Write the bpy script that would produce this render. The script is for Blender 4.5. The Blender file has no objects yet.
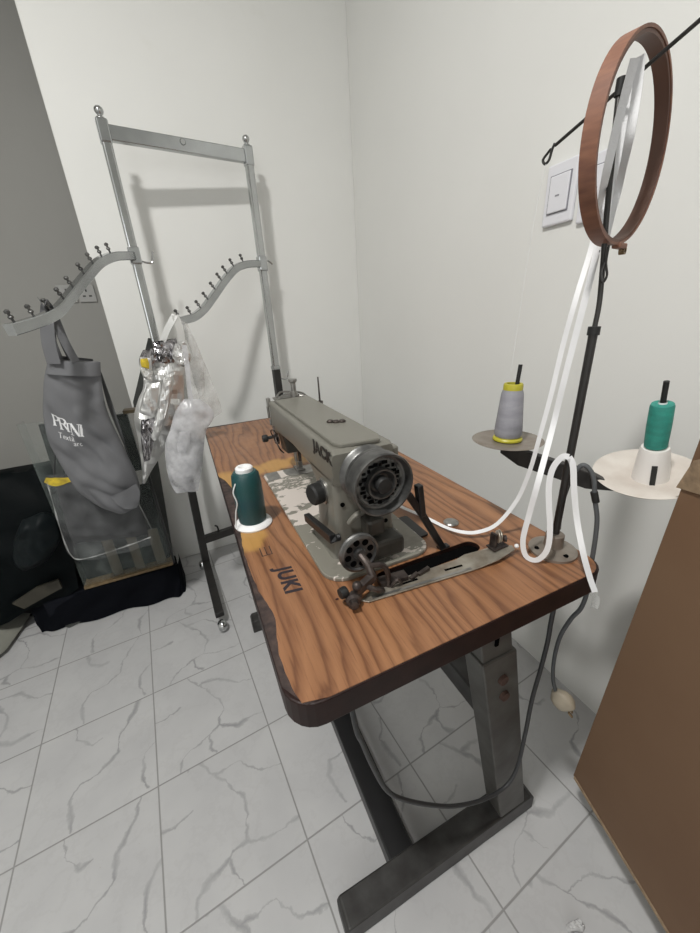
import bpy, bmesh, math, random
from mathutils import Vector, Matrix, noise
random.seed(7)
C = bpy.context.scene.collection
V = Vector
PI = math.pi
OFF = {}

# ------------------------------------------------------------------ materials
def new_mat(name):
    m = bpy.data.materials.new(name); m.use_nodes = True
    nt = m.node_tree
    return m, nt, nt.nodes['Principled BSDF']

def setb(b, **k):
    for key, v in k.items():
        key = key.replace('_', ' ')
        if key in b.inputs:
            b.inputs[key].default_value = v

def mat(name, col, rough=.5, metal=0.0, var=0.0, vscale=20.0, bump=0.0, bscale=60.0, col2=None, thr=None, spec=None, stretch=None):
    m, nt, b = new_mat(name)
    setb(b, Roughness=rough, Metallic=metal)
    if spec is not None: b.inputs['Specular IOR Level'].default_value = spec
    b.inputs['Base Color'].default_value = (*col, 1)
    tc = nt.nodes.new('ShaderNodeTexCoord')
    src = tc.outputs['Object']
    if stretch:
        mp = nt.nodes.new('ShaderNodeMapping'); mp.inputs['Scale'].default_value = stretch
        nt.links.new(src, mp.inputs['Vector']); src = mp.outputs['Vector']
    if var or col2:
        n = nt.nodes.new('ShaderNodeTexNoise'); n.inputs['Scale'].default_value = vscale; n.inputs['Detail'].default_value = 6
        nt.links.new(src, n.inputs['Vector'])
        r = nt.nodes.new('ShaderNodeValToRGB')
        c2 = col2 if col2 else tuple(max(0, c*(1-var)) for c in col)
        if thr: r.color_ramp.elements[0].position, r.color_ramp.elements[1].position = thr
        else: r.color_ramp.elements[0].position, r.color_ramp.elements[1].position = .3, .7
        r.color_ramp.elements[0].color = (*c2, 1); r.color_ramp.elements[1].color = (*col, 1)
        nt.links.new(n.outputs['Fac'], r.inputs['Fac']); nt.links.new(r.outputs['Color'], b.inputs['Base Color'])
    if bump:
        n2 = nt.nodes.new('ShaderNodeTexNoise'); n2.inputs['Scale'].default_value = bscale; n2.inputs['Detail'].default_value = 5
        nt.links.new(src, n2.inputs['Vector'])
        bp = nt.nodes.new('ShaderNodeBump'); bp.inputs['Strength'].default_value = bump; bp.inputs['Distance'].default_value = .002
        nt.links.new(n2.outputs['Fac'], bp.inputs['Height']); nt.links.new(bp.outputs['Normal'], b.inputs['Normal'])
    return m

class NT:
    """tiny node helper"""
    def __init__(s, nt): s.nt = nt
    def lk(s, a, inp):
        if isinstance(a, (int, float)): inp.default_value = a
        elif isinstance(a, tuple): inp.default_value = a
        else: s.nt.links.new(a, inp)
    def m(s, op, a, b=0.0, c=0.0, clamp=False):
        n = s.nt.nodes.new('ShaderNodeMath'); n.operation = op; n.use_clamp = clamp
        s.lk(a, n.inputs[0]); s.lk(b, n.inputs[1]); s.lk(c, n.inputs[2]); return n.outputs[0]
    def vm(s, op, a, b=(0, 0, 0), sc=1.0):
        n = s.nt.nodes.new('ShaderNodeVectorMath'); n.operation = op
        s.lk(a, n.inputs[0]); s.lk(b, n.inputs[1])
        if op == 'SCALE': s.lk(sc, n.inputs['Scale'])
        return n.outputs['Value'] if op in ('LENGTH', 'DOT_PRODUCT', 'DISTANCE') else n.outputs['Vector']
    def noise(s, vec, scale, detail=4, color=False, rough=.5):
        n = s.nt.nodes.new('ShaderNodeTexNoise'); n.inputs['Scale'].default_value = scale; n.inputs['Detail'].default_value = detail
        n.inputs['Roughness'].default_value = rough
        s.lk(vec, n.inputs['Vector']); return n.outputs['Color' if color else 'Fac']
    def ramp(s, fac, stops):
        n = s.nt.nodes.new('ShaderNodeValToRGB'); e = n.color_ramp.elements
        while len(e) < len(stops): e.new(.5)
        for i, (p, c) in enumerate(stops): e[i].position = p; e[i].color = (*c, 1)
        s.lk(fac, n.inputs[0]); return n.outputs[0]
    def mix(s, f, a, b):
        n = s.nt.nodes.new('ShaderNodeMix'); n.data_type = 'RGBA'
        s.lk(f, n.inputs[0]); s.lk(a, n.inputs[6]); s.lk(b, n.inputs[7]); return n.outputs[2]
    def ss(s, x, lo, hi):
        n = s.nt.nodes.new('ShaderNodeMapRange'); n.interpolation_type = 'SMOOTHSTEP'
        s.lk(x, n.inputs[0]); n.inputs[1].default_value = lo; n.inputs[2].default_value = hi
        n.inputs[3].default_value = 0; n.inputs[4].default_value = 1; return n.outputs[0]
    def blobs(s, vec, cs):
        out = None
        for (x, y, r) in cs:
            d = s.vm('DISTANCE', vec, (x, y, 0)); v = s.m('SUBTRACT', 1.0, s.m('DIVIDE', d, r))
            out = v if out is None else s.m('MAXIMUM', out, v)
        return out

def flat_xy(h, src):
    return h.vm('MULTIPLY', src, (1, 1, 0))

def floor_mat():
    m, nt, b = new_mat('marble_tile'); h = NT(nt)
    tc = nt.nodes.new('ShaderNodeTexCoord').outputs['Object']
    S, TH, OX, OY = 0.3018, .0851, -.0205, .5346
    c, s = math.cos(TH), math.sin(TH)
    d = h.vm('SUBTRACT', flat_xy(h, tc), (OX, OY, 0))
    u = h.m('DIVIDE', h.vm('DOT_PRODUCT', d, (c, s, 0)), S)
    v = h.m('DIVIDE', h.vm('DOT_PRODUCT', d, (-s, c, 0)), S)
    # tile local 0..1
    fu = h.m('FLOORED_MODULO', u, 1.0); fv = h.m('FLOORED_MODULO', v, 1.0)
    iu = h.m('FLOOR', u); iv = h.m('FLOOR', v)
    par = h.m('FLOORED_MODULO', iu, 2.0)            # 1 for the odd columns
    gx = h.m('MINIMUM', fu, h.m('SUBTRACT', 1.0, fu)); gy = h.m('MINIMUM', fv, h.m('SUBTRACT', 1.0, fv))
    g = h.m('MINIMUM', gx, gy)
    grout = h.m('SUBTRACT', 1.0, h.ss(g, .0035, .0085))
    comb = nt.nodes.new('ShaderNodeCombineXYZ'); h.lk(fu, comb.inputs[0]); h.lk(fv, comb.inputs[1])
    loc = comb.outputs[0]
    comb2 = nt.nodes.new('ShaderNodeCombineXYZ'); h.lk(u, comb2.inputs[0]); h.lk(v, comb2.inputs[1])
    wob = h.vm('SCALE', h.vm('SUBTRACT', h.noise(comb2.outputs[0], 5.0, 5, True, .62), (.5, .5, .5)), sc=.13)
    loc = h.vm('MULTIPLY', h.vm('ADD', loc, wob), (1, 1, 0))
    M1 = [[(.25, 1.0), (.31, 1.04), (.44, .844), (.668, .816), (.827, .656), (.995, .614), (1.05, .6)],
          [(.44, .844), (.538, .695), (.629, .526), (.634, .398), (.576, .249), (.459, .21), (.308, .167), (.213, .112), (.178, .0)],
          [(.576, .249), (.742, .164), (1.0, .169)],
          [(-.05, .64), (.1, .62), (.247, .665)], [(.459, .21), (.46, .1), (.52, .02)]]
    M2 = [[(.882, 1.05), (.814, .859), (.69, .691), (.679, .516), (.525, .4), (.388, .384), (.33, .287), (.358, .04)],
          [(.305, 1.02), (.334, .861), (.441, .736), (.524, .746)],
          [(1.0, .473), (.933, .379), (.883, .324), (.88, .153), (.912, .034)]]
    def dist(segs):
        out = None
        for pl in segs:
            for i in range(len(pl)-1):
                a, bb = V((*pl[i], 0)), V((*pl[i+1], 0)); ab = bb-a; L = ab.length_squared
                if L < 1e-6: continue
                pa = h.vm('SUBTRACT', loc, tuple(a))
                t = h.m('DIVIDE', h.vm('DOT_PRODUCT', pa, tuple(ab)), L, clamp=True)
                q = h.vm('LENGTH', h.vm('SUBTRACT', pa, h.vm('SCALE', tuple(ab), sc=t)))
                out = q if out is None else h.m('MINIMUM', out, q)
        return out
    d1, d2 = dist(M1), dist(M2)
    dd = h.m('ADD', h.m('MULTIPLY', d1, par), h.m('MULTIPLY', d2, h.m('SUBTRACT', 1.0, par)))
    wn = h.noise(comb2.outputs[0], 3.7, 3)
    w = h.m('ADD', .004, h.m('MULTIPLY', h.ss(wn, .38, .72), .030))
    vein = h.m('SUBTRACT', 1.0, h.m('DIVIDE', dd, w), clamp=True)
    vein = h.m('MULTIPLY', h.m('POWER', vein, .6), h.m('ADD', .30, h.m('MULTIPLY', h.ss(h.noise(comb2.outputs[0], 2.3, 2), .3, .7), .45)))
    faint = h.m('SUBTRACT', 1.0, h.m('MULTIPLY', h.m('ABSOLUTE', h.m('SUBTRACT', h.noise(comb2.outputs[0], 1.7, 6, rough=.65), .5)), 40.0), clamp=True)
    faint = h.m('MULTIPLY', faint, .12)
    cloud = h.noise(comb2.outputs[0], 2.2, 5)
    base = h.ramp(cloud, [(.3, (.47, .47, .475)), (.7, (.53, .53, .53))])
    base = h.mix(vein, base, (.20, .20, .21, 1)); base = h.mix(faint, base, (.33, .32, .32, 1))
    spot = h.ss(h.noise(comb2.outputs[0], 28.0, 2), .74, .80)
    base = h.mix(h.m('MULTIPLY', spot, .35), base, (.36, .30, .24, 1))
    col = h.mix(h.m('MULTIPLY', grout, .85), base, (.24, .235, .23, 1))
    h.lk(col, b.inputs['Base Color'])
    r = h.m('ADD', h.m('ADD', .27, h.m('MULTIPLY', cloud, .15)), h.m('MULTIPLY', grout, .4)); h.lk(r, b.inputs['Roughness'])
    bp = nt.nodes.new('ShaderNodeBump'); bp.inputs['Strength'].default_value = .5; bp.inputs['Distance'].default_value = .001
    h.lk(h.m('SUBTRACT', 1.0, grout), bp.inputs['Height']); h.lk(bp.outputs[0], b.inputs['Normal'])
    return m

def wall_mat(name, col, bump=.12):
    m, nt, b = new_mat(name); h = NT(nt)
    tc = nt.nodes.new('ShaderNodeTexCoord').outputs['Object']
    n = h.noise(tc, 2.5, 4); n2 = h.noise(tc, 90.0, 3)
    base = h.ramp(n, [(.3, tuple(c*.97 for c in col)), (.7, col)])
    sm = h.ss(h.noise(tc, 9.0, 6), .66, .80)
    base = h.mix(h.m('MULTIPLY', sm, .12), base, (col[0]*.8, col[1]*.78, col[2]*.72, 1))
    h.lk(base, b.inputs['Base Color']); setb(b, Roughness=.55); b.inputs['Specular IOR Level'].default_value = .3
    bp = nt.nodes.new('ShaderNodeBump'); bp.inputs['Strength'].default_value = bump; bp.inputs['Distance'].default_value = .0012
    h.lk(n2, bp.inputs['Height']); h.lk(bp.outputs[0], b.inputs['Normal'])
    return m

def wood_mat():
    m, nt, b = new_mat('walnut_laminate'); h = NT(nt)
    tc = nt.nodes.new('ShaderNodeTexCoord').outputs['Object']
    p = flat_xy(h, tc)
    big = h.noise(h.vm('MULTIPLY', p, (6.5, 1.2, 1)), 1.0, 1.5)
    sx = nt.nodes.new('ShaderNodeSeparateXYZ'); h.lk(p, sx.inputs[0])
    ph = h.m('ADD', h.m('MULTIPLY', sx.outputs[0], 46.0), h.m('MULTIPLY', big, 11.0))
    ph = h.m('ADD', ph, h.m('MULTIPLY', h.noise(h.vm('MULTIPLY', p, (60, 6, 1)), 1.0, 3), 1.3))
    saw = h.m('FRACT', ph)
    line = h.ramp(saw, [(0, (.135, .056, .026)), (.15, (.215, .096, .045)), (.5, (.30, .143, .068)), (.88, (.25, .115, .053)), (1, (.135, .056, .026))])
    fib = h.noise(h.vm('MULTIPLY', p, (420, 14, 1)), 1.0, 4, rough=.7)
    col = h.mix(h.m('MULTIPLY', h.ss(fib, .50, .72), .65), line, (.13, .050, .023, 1))
    tone = h.noise(h.vm('MULTIPLY', p, (12, 2.5, 1)), 1.0, 2)
    col = h.mix(h.m('MULTIPLY', h.ss(tone, .5, .75), .35), col, (.44, .22, .10, 1))
    # yellowed worn film
    q = h.vm('ADD', p, h.vm('SCALE', h.vm('SUBTRACT', h.noise(p, 18.0, 4, True), (.5, .5, .5)), sc=.05)); q = flat_xy(h, q)
    bl = h.blobs(q, [(-.005, .62, .085), (.07, .655, .055), (.14, .66, .06), (.20, .665, .05), (-.02, .50, .06), (.0, .40, .065), (.012, .33, .045), (-.005, .56, .07)])
    y = h.m('MULTIPLY', h.ss(bl, .05, .45), .75)
    col = h.mix(y, col, (.50, .28, .075, 1))
    # brown scuffs and pits
    pit = h.ss(h.noise(p, 55.0, 2), .76, .80); col = h.mix(h.m('MULTIPLY', pit, .8), col, (.07, .03, .015, 1))
    sc = h.m('MULTIPLY', h.ss(h.noise(h.vm('MULTIPLY', p, (14, 8, 1)), 1.0, 5), .62, .75), .25); col = h.mix(sc, col, (.16, .075, .045, 1))
    h.lk(col, b.inputs['Base Color'])
    rn = h.noise(p, 30.0, 4); h.lk(h.m('ADD', .28, h.m('MULTIPLY', rn, .22)), b.inputs['Roughness'])
    bp = nt.nodes.new('ShaderNodeBump'); bp.inputs['Strength'].default_value = .12; bp.inputs['Distance'].default_value = .0006
    h.lk(fib, bp.inputs['Height']); h.lk(bp.outputs[0], b.inputs['Normal'])
    return m

def bed_mat():
    m, nt, b = new_mat('chipped_bed_paint'); h = NT(nt)
    tc = nt.nodes.new('ShaderNodeTexCoord').outputs['Object']; p = flat_xy(h, h.vm('ADD', tc, (.18, .38, 0)))
    n = h.noise(h.vm('MULTIPLY', p, (20, 34, 1)), 1.0, 7, rough=.6)
    # bare patches are left in the front half of the bed
    bl = h.m('MAXIMUM', 0.0, h.blobs(p, [(.115, .575, .06), (.125, .44, .085), (.16, .42, .075), (.12, .365, .06)]))
    k = h.ss(h.m('ADD', n, h.m('MULTIPLY', bl, .22)), .585, .61)
    fine = h.m('MULTIPLY', h.ss(h.noise(p, 150.0, 3), .56, .6), h.ss(h.m('ADD', n, h.m('MULTIPLY', h.blobs(p, [(.13, .51, .07)]), .3)), .5, .6))
    k = h.m('MAXIMUM', k, fine)
    dk = h.ss(h.noise(h.vm('MULTIPLY', p, (14, 22, 1)), 1.0, 5), .55, .7)
    base = h.mix(h.m('MULTIPLY', dk, .6), (.235, .225, .19, 1), (.12, .095, .085, 1))
    col = h.mix(k, base, (.66, .60, .55, 1)); h.lk(col, b.inputs['Base Color'])
    setb(b, Roughness=.38, Metallic=.15)
    bp = nt.nodes.new('ShaderNodeBump'); bp.inputs['Strength'].default_value = .3; bp.inputs['Distance'].default_value = -.0005
    h.lk(k, bp.inputs['Height']); h.lk(bp.outputs[0], b.inputs['Normal'])
    return m

def glass_mat(name, col, alpha, rough=.08):
    m, nt, b = new_mat(name)
    b.inputs['Base Color'].default_value = (*col, 1); setb(b, Roughness=rough, Alpha=alpha)
    tc = nt.nodes.new('ShaderNodeTexCoord'); h = NT(nt)
    n = h.noise(tc.outputs['Object'], 22.0, 4)
    h.lk(h.m('ADD', alpha*.6, h.m('MULTIPLY', h.ss(n, .3, .75), alpha*.8), clamp=True), b.inputs['Alpha'])
    bp = nt.nodes.new('ShaderNodeBump'); bp.inputs['Strength'].default_value = .4; bp.inputs['Distance'].default_value = .004
    h.lk(n, bp.inputs['Height']); h.lk(bp.outputs[0], b.inputs['Normal'])
    return m

M = {}
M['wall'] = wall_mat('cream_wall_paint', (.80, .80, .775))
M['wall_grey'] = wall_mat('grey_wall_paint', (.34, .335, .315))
M['floor'] = floor_mat()
M['wood'] = wood_mat()
M['bed'] = bed_mat()
M['edge'] = mat('dark_edge_banding', (.024, .010, .008), .5, spec=.25, var=.5, vscale=30, bump=.1)
M['board'] = mat('worn_substrate', (.075, .048, .040), .75, col2=(.018, .012, .012), vscale=70, bump=.8, bscale=90)
M['black'] = mat('black_paint', (.012, .012, .013), .38, var=.4)
M['blackm'] = mat('black_rubber', (.010, .010, .010), .55)
M['void'] = mat('slot_interior', (.004, .004, .004), .95, spec=0.0)
M['stand'] = mat('dusty_grey_leg_paint', (.13, .13, .12), .5, metal=.25, col2=(.065, .06, .055), vscale=14, bump=.15)
M['stand_dark'] = mat('dark_foot_paint', (.055, .054, .052), .45, metal=.2, col2=(.022, .020, .019), vscale=25, bump=.2)
M['rust'] = mat('rusty_bolt', (.13, .075, .06), .7, metal=.3, var=.5, vscale=80)
M['machine'] = mat('grey_green_machine_paint', (.180, .174, .148), .36, metal=.1, col2=(.165, .158, .135), vscale=9, bump=.04, bscale=160)
M['machine_dk'] = mat('worn_machine_paint', (.065, .062, .054), .45, metal=.2, var=.5, vscale=30)
M['steel'] = mat('worn_steel', (.42, .41, .39), .33, metal=.9, var=.45, vscale=40, bump=.1)
M['wheel'] = mat('worn_wheel_steel', (.20, .20, .195), .42, metal=.8, col2=(.07, .07, .07), vscale=45, bump=.15)
M['wheel_face'] = mat('scuffed_wheel_face', (.20, .20, .19), .5, metal=.4, col2=(.05, .05, .05), vscale=70, thr=(.38, .52))
M['gritty'] = mat('oily_rust_steel', (.12, .10, .09), .45, metal=.75, col2=(.030, .022, .022), vscale=60, bump=.4)
M['plate'] = mat('tarnished_plate', (.46, .43, .37), .40, metal=.7, col2=(.20, .16, .12), vscale=30, bump=.15)
M['chrome'] = mat('chrome_tube', (.50, .51, .51), .20, metal=1.0, var=.12, vscale=12)
M['chrome_arm'] = mat('brushed_chrome', (.50, .515, .52), .20, metal=.95, var=.15, vscale=15)
M['brass'] = mat('tarnished_brass', (.33, .24, .14), .4, metal=.8, var=.3)
M['hoop'] = mat('hoop_wood', (.27, .125, .075), .55, col2=(.17, .075, .05), vscale=4, stretch=(8, 8, 40), bump=.1)
M['hoop_in'] = mat('hoop_wood_dark', (.17, .085, .058), .55, col2=(.10, .05, .035), vscale=6, bump=.1)
M['ribbon'] = mat('white_elastic', (.80, .80, .81), .75, bump=.3, bscale=900)
M['plastic_w'] = mat('white_plastic', (.80, .80, .80), .35)
M['switch'] = mat('switch_plastic', (.78, .78, .82), .30)
M['switch_line'] = mat('switch_gap', (.25, .25, .28), .5)
M['socket'] = mat('grey_socket_plastic', (.37, .365, .35), .35)
M['tray_grey'] = mat('stained_steel_tray', (.33, .30, .26), .42, metal=.5, col2=(.22, .18, .15), vscale=35)
M['tray_white'] = mat('dirty_white_plastic', (.66, .62, .57), .5, col2=(.50, .44, .39), vscale=22, bump=.1)
M['cone_white'] = mat('white_cone_plastic', (.74, .71, .68), .4)
M['rack_black'] = mat('black_rack_paint', (.022, .020, .019), .42, var=.3)
M['rod'] = mat('dark_rod', (.05, .048, .046), .4, metal=.6)
M['cable'] = mat('grey_cable_rubber', (.085, .09, .095), .55)
M['cable_dk'] = mat('dark_cable_rubber', (.035, .036, .038), .5)
M['plug'] = mat('aged_plug_plastic', (.34, .295, .225), .5, var=.25)
M['card'] = mat('cardboard', (.20, .118, .066), .75, col2=(.17, .095, .052), vscale=3, bump=.1, bscale=20)  # brown darkened so the colour holds shade cast from behind the camera
M['card_edge'] = mat('cardboard_edge', (.42, .30, .19), .8, var=.4, vscale=120)
M['tote'] = mat('grey_nonwoven_fabric', (.145, .147, .155), .8, var=.12, vscale=12, bump=.35, bscale=500)
M['tote_dk'] = mat('grey_nonwoven_inside', (.085, .086, .09), .85, bump=.3, bscale=500)
M['print'] = mat('white_print', (.72, .72, .73), .6)
M['jack'] = mat('black_lettering', (.015, .013, .012), .45)
M['juki'] = mat('navy_lettering', (.022, .016, .022), .5)
M['foil'] = mat('silver_foil', (.74, .74, .73), .30, metal=.75, bump=.25, bscale=14)
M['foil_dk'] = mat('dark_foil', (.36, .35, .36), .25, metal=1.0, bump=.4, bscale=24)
M['clear'] = glass_mat('clear_plastic_film', (.72, .72, .71), .28, .12)
M['milky'] = glass_mat('milky_plastic_film', (.60, .60, .62), .62, .25)
M['film_dark'] = glass_mat('film_over_dark_cloth', (.42, .43, .44), .07, .10)
M['glass'] = glass_mat('dusty_glass', (.30, .35, .33), .10, .05)
M['garment'] = mat('black_garment', (.007, .007, .008), .85, spec=.2)
M['garment_g'] = mat('charcoal_garment', (.026, .027, .029), .8, bump=.2, bscale=14)
M['navy_cloth'] = mat('navy_black_cloth', (.004, .005, .009), .85, spec=.2, bump=.3, bscale=60)
M['bin_bag'] = mat('black_plastic_sheet', (.005, .008, .009), .5, bump=.9, bscale=30, spec=.15)
M['yellow'] = mat('yellow_label', (.75, .56, .03), .5, col2=(.35, .25, .02), vscale=60)
M['flap'] = mat('dusty_brown_flap', (.045, .040, .028), .7, var=.4, vscale=12)
M['gold_tape'] = mat('brown_parcel_tape', (.085, .064, .036), .45, var=.3, vscale=30)
M['gold_edge'] = mat('gold_moulding', (.27, .19, .10), .45, metal=.3, var=.4, vscale=60)
M['greyboard'] = mat('dark_grey_board', (.060, .064, .060), .5, var=.3)
M['greysack'] = mat('grey_cloth_sack', (.30, .30, .26), .8, var=.3, vscale=10, bump=.5, bscale=20)
M['teal'] = mat('dark_teal_thread', (.004, .060, .056), .38, col2=(.004, .045, .055), vscale=9, bump=.5, bscale=400, stretch=(1, 1, 3))
M['teal_l'] = mat('turquoise_thread', (.03, .30, .235), .55, col2=(.02, .20, .165), vscale=40, bump=.5, bscale=400, stretch=(1, 1, 3))
M['greythread'] = mat('grey_thread', (.34, .335, .37), .55, col2=(.22, .22, .245), vscale=16, bump=.5, bscale=400, stretch=(1, 1, 4))
M['thread'] = mat('pale_thread', (.70, .70, .69), .6)
M['yellow_cone'] = mat('yellow_cone_plastic', (.42, .38, .03), .4)
M['tissue'] = mat('crumpled_white_wrapper', (.6, .6, .6), .5, var=.3, bump=.5)
M['crumb'] = mat('dark_red_crumb', (.05, .015, .012), .8)
M['lamp_body'] = mat('white_lamp_metal', (.7, .7, .7), .4)
def lamp_mat():
    m, nt, b = new_mat('lamp_diffuser'); b.inputs['Emission Color'].default_value = (1, .97, .92, 1); b.inputs['Emission Strength'].default_value = 6; return m
M['lamp'] = lamp_mat()

# ------------------------------------------------------------------ mesh building
def basis(ax):
    ax = V(ax).normalized(); t = V((0, 0, 1)) if abs(ax.z) < .9 else V((1, 0, 0))
    u = ax.cross(t).normalized(); return ax, u, ax.cross(u).normalized()

class MB:
    def __init__(s): s.bm = bmesh.new()
    def poly(s, pts): return s.bm.faces.new([s.bm.verts.new(V(p)) for p in pts])
    def box(s, c, size, rz=0.0, mtx=None):
        r = bmesh.ops.create_cube(s.bm, size=1)['verts']
        Mx = Matrix.Translation(V(c)) @ (mtx if mtx else Matrix.Rotation(rz, 4, 'Z')) @ Matrix.Diagonal((*size, 1))
        bmesh.ops.transform(s.bm, matrix=Mx, verts=r); return s
    def bar(s, p0, p1, w, h, up=(0, 0, 1)):
        """square bar between two points: w sideways, h along up"""
        p0, p1 = V(p0), V(p1); d = (p1-p0); L = d.length; d.normalize()
        side = d.cross(V(up)).normalized(); u = side.cross(d).normalized()
        Mx = Matrix((side, d, u)).transposed().to_4x4()
        return s.box((p0+p1)/2, (w, L, h), mtx=Mx)
    def rings(s, rings, closed=False, cap=True):
        vs = [[s.bm.verts.new(p) for p in r] for r in rings]; n = len(vs[0]); m = len(vs)
        for i in range(m if closed else m-1):
            a, b = vs[i], vs[(i+1) % m]
            for j in range(n):
                try: s.bm.faces.new((a[j], a[(j+1) % n], b[(j+1) % n], b[j]))
                except ValueError: pass
        if cap and not closed:
            s.bm.faces.new(list(reversed(vs[0]))); s.bm.faces.new(vs[-1])
        return s
    def tube(s, pts, r, n=10, closed=False, sx=1.0, up=None, square=False):
        pts = [V(p) for p in pts]; m = len(pts); R = []; pu = None
        for i, p in enumerate(pts):
            if closed: t = pts[(i+1) % m]-pts[i-1]
            else: t = pts[min(i+1, m-1)]-pts[max(i-1, 0)]
            t.normalize()
            if up is not None: u = t.cross(V(up)).normalized()
            elif pu is None: _, u, _ = basis(t)
            else: u = (pu-t*pu.dot(t)).normalized()
            pu = u; w = t.cross(u).normalized(); rr = r(i/(m-1)) if callable(r) else r
            if square:
                R.append([p+u*a*rr*sx+w*b*rr for a, b in ((1, 1), (-1, 1), (-1, -1), (1, -1))])
            else:
                R.append([p+u*math.cos(2*PI*k/n)*rr*sx+w*math.sin(2*PI*k/n)*rr for k in range(n)])
        return s.rings(R, closed)
    def cyl(s, p0, p1, r0, r1=None, n=20):
        r1 = r0 if r1 is None else r1; p0, p1 = V(p0), V(p1); _, u, w = basis(p1-p0)
        return s.rings([[p+(u*math.cos(2*PI*k/n)+w*math.sin(2*PI*k/n))*r for k in range(n)] for p, r in ((p0, r0), (p1, r1))])
    def lathe(s, prof, o, ax=(0, 0, 1), n=32, closed=False):
        a, u, w = basis(ax); o = V(o)
        return s.rings([[o+a*hh+(u*math.cos(2*PI*k/n)+w*math.sin(2*PI*k/n))*max(r, 1e-5) for k in range(n)] for r, hh in prof], closed=closed)
    def prism(s, pts, ext):
        a = [V(p) for p in pts]; b = [p+V(ext) for p in a]; return s.rings([a, b])
    def sphere(s, c, r, sc=(1, 1, 1), n=16):
        v = bmesh.ops.create_uvsphere(s.bm, u_segments=n, v_segments=max(6, n//2), radius=r)['verts']
        bmesh.ops.transform(s.bm, matrix=Matrix.Translation(V(c)) @ Matrix.Diagonal((*sc, 1)), verts=v); return s
    def strip(s, pts, w, th, nrm, taper=None):
        """flat band following pts; nrm = the way its broad side faces"""
        pts = [V(p) for p in pts]; R = []; m = len(pts)
        for i, p in enumerate(pts):
            t = (pts[min(i+1, m-1)]-pts[max(i-1, 0)]).normalized()
            nn = V(nrm(i/(m-1)) if callable(nrm) else nrm); side = t.cross(nn)
            side = side.normalized() if side.length > 1e-4 else V((1, 0, 0)); nn = side.cross(t).normalized()
            ww = w(i/(m-1)) if callable(w) else w
            R.append([p+side*ww/2+nn*th/2, p-side*ww/2+nn*th/2, p-side*ww/2-nn*th/2, p+side*ww/2-nn*th/2])
        return s.rings(R)
    def build(s, name, material, parent=None, smooth=None, bevel=0.0, seg=2, sub=0):
        bmesh.ops.recalc_face_normals(s.bm, faces=s.bm.faces)
        off = OFF.get(parent.name, V((0, 0, 0))) if parent else V((0, 0, 0))
        if parent: bmesh.ops.translate(s.bm, vec=-off, verts=s.bm.verts)
        me = bpy.data.meshes.new(name); s.bm.to_mesh(me); s.bm.free()
        o = bpy.data.objects.new(name, me); C.objects.link(o); me.materials.append(material)
        if parent: o.parent = parent; OFF[o.name] = off
        if bevel:
            b = o.modifiers.new('bevel', 'BEVEL'); b.width = bevel; b.segments = seg; b.limit_method = 'ANGLE'; b.angle_limit = .6
        if sub:
            b = o.modifiers.new('sub', 'SUBSURF'); b.levels = sub; b.render_levels = sub
        if smooth is not None:
            for f in me.polygons: f.use_smooth = True
            if smooth < 3: me.set_sharp_from_angle(angle=smooth)
        return o

def cr(pts, k=6):
    """smooth curve through points"""
    P = [V(p) for p in pts]; out = []
    for i in range(len(P)-1):
        p0, p1, p2, p3 = P[max(i-1, 0)], P[i], P[i+1], P[min(i+2, len(P)-1)]
        for j in range(k):
            t = j/k
            out.append(.5*((2*p1)+(p2-p0)*t+(2*p0-5*p1+4*p2-p3)*t*t+(3*p1-p0-3*p2+p3)*t**3))
    out.append(P[-1]); return out

def thing(name, label, cat, loc=(0, 0, 0), group=None):
    o = bpy.data.objects.new(name, None); C.objects.link(o); o.location = loc; o.empty_display_size = .05
    o['label'] = label; o['category'] = cat
    if group: o['group'] = group
    OFF[o.name] = V(loc); return o
def tag(o, label, cat, group=None):
    o['label'] = label; o['category'] = cat
    if group: o['group'] = group
    return o
def lab(o, l): o['label'] = l; return o
def struct(o): o['kind'] = 'structure'; return o

def text(name, body, size, origin, xdir, ydir, material, parent, ext=.0006, bold=0.0, sx=1.0, shear=0.0):
    cu = bpy.data.curves.new(name, 'FONT'); cu.body = body; cu.size = size; cu.extrude = ext; cu.offset = bold; cu.shear = shear; cu.space_character = 1.12
    t = bpy.data.objects.new(name, cu); C.objects.link(t)
    bpy.context.view_layer.update()
    me = bpy.data.meshes.new_from_object(t.evaluated_get(bpy.context.evaluated_depsgraph_get()))
    bpy.data.objects.remove(t)
    xd, yd = V(xdir).normalized(), V(ydir).normalized(); zd = xd.cross(yd).normalized()
    Mx = Matrix.Translation(V(origin)) @ Matrix((xd*sx, yd, zd)).transposed().to_4x4()
    me.transform(Mx); off = OFF[parent.name]; me.transform(Matrix.Translation(-off))
    o = bpy.data.objects.new(name, me); C.objects.link(o); o.parent = parent; OFF[o.name] = off
    me.materials.clear(); me.materials.append(material); return o

def rounded(x0, y0, x1, y1, r, n=6):
    pts = []
    for cx, cy, a0, rr in ((x1-r[0], y0+r[0], -PI/2, r[0]), (x1-r[1], y1-r[1], 0, r[1]), (x0+r[2], y1-r[2], PI/2, r[2]), (x0+r[3], y0+r[3], PI, r[3])):
        for i in range(n+1):
            a = a0+PI/2*i/n; pts.append((cx+rr*math.cos(a), cy+rr*math.sin(a)))
    return pts

def cut(o, cutters):
    for c in cutters:
        md = o.modifiers.new('cut', 'BOOLEAN'); md.object = c; md.operation = 'DIFFERENCE'; md.solver = 'EXACT'
    bpy.context.view_layer.update()
    me = bpy.data.meshes.new_from_object(o.evaluated_get(bpy.context.evaluated_depsgraph_get()))
    o.modifiers.clear(); old = o.data; o.data = me; me.name = old.name
    for c in cutters: bpy.data.objects.remove(c)

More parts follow.
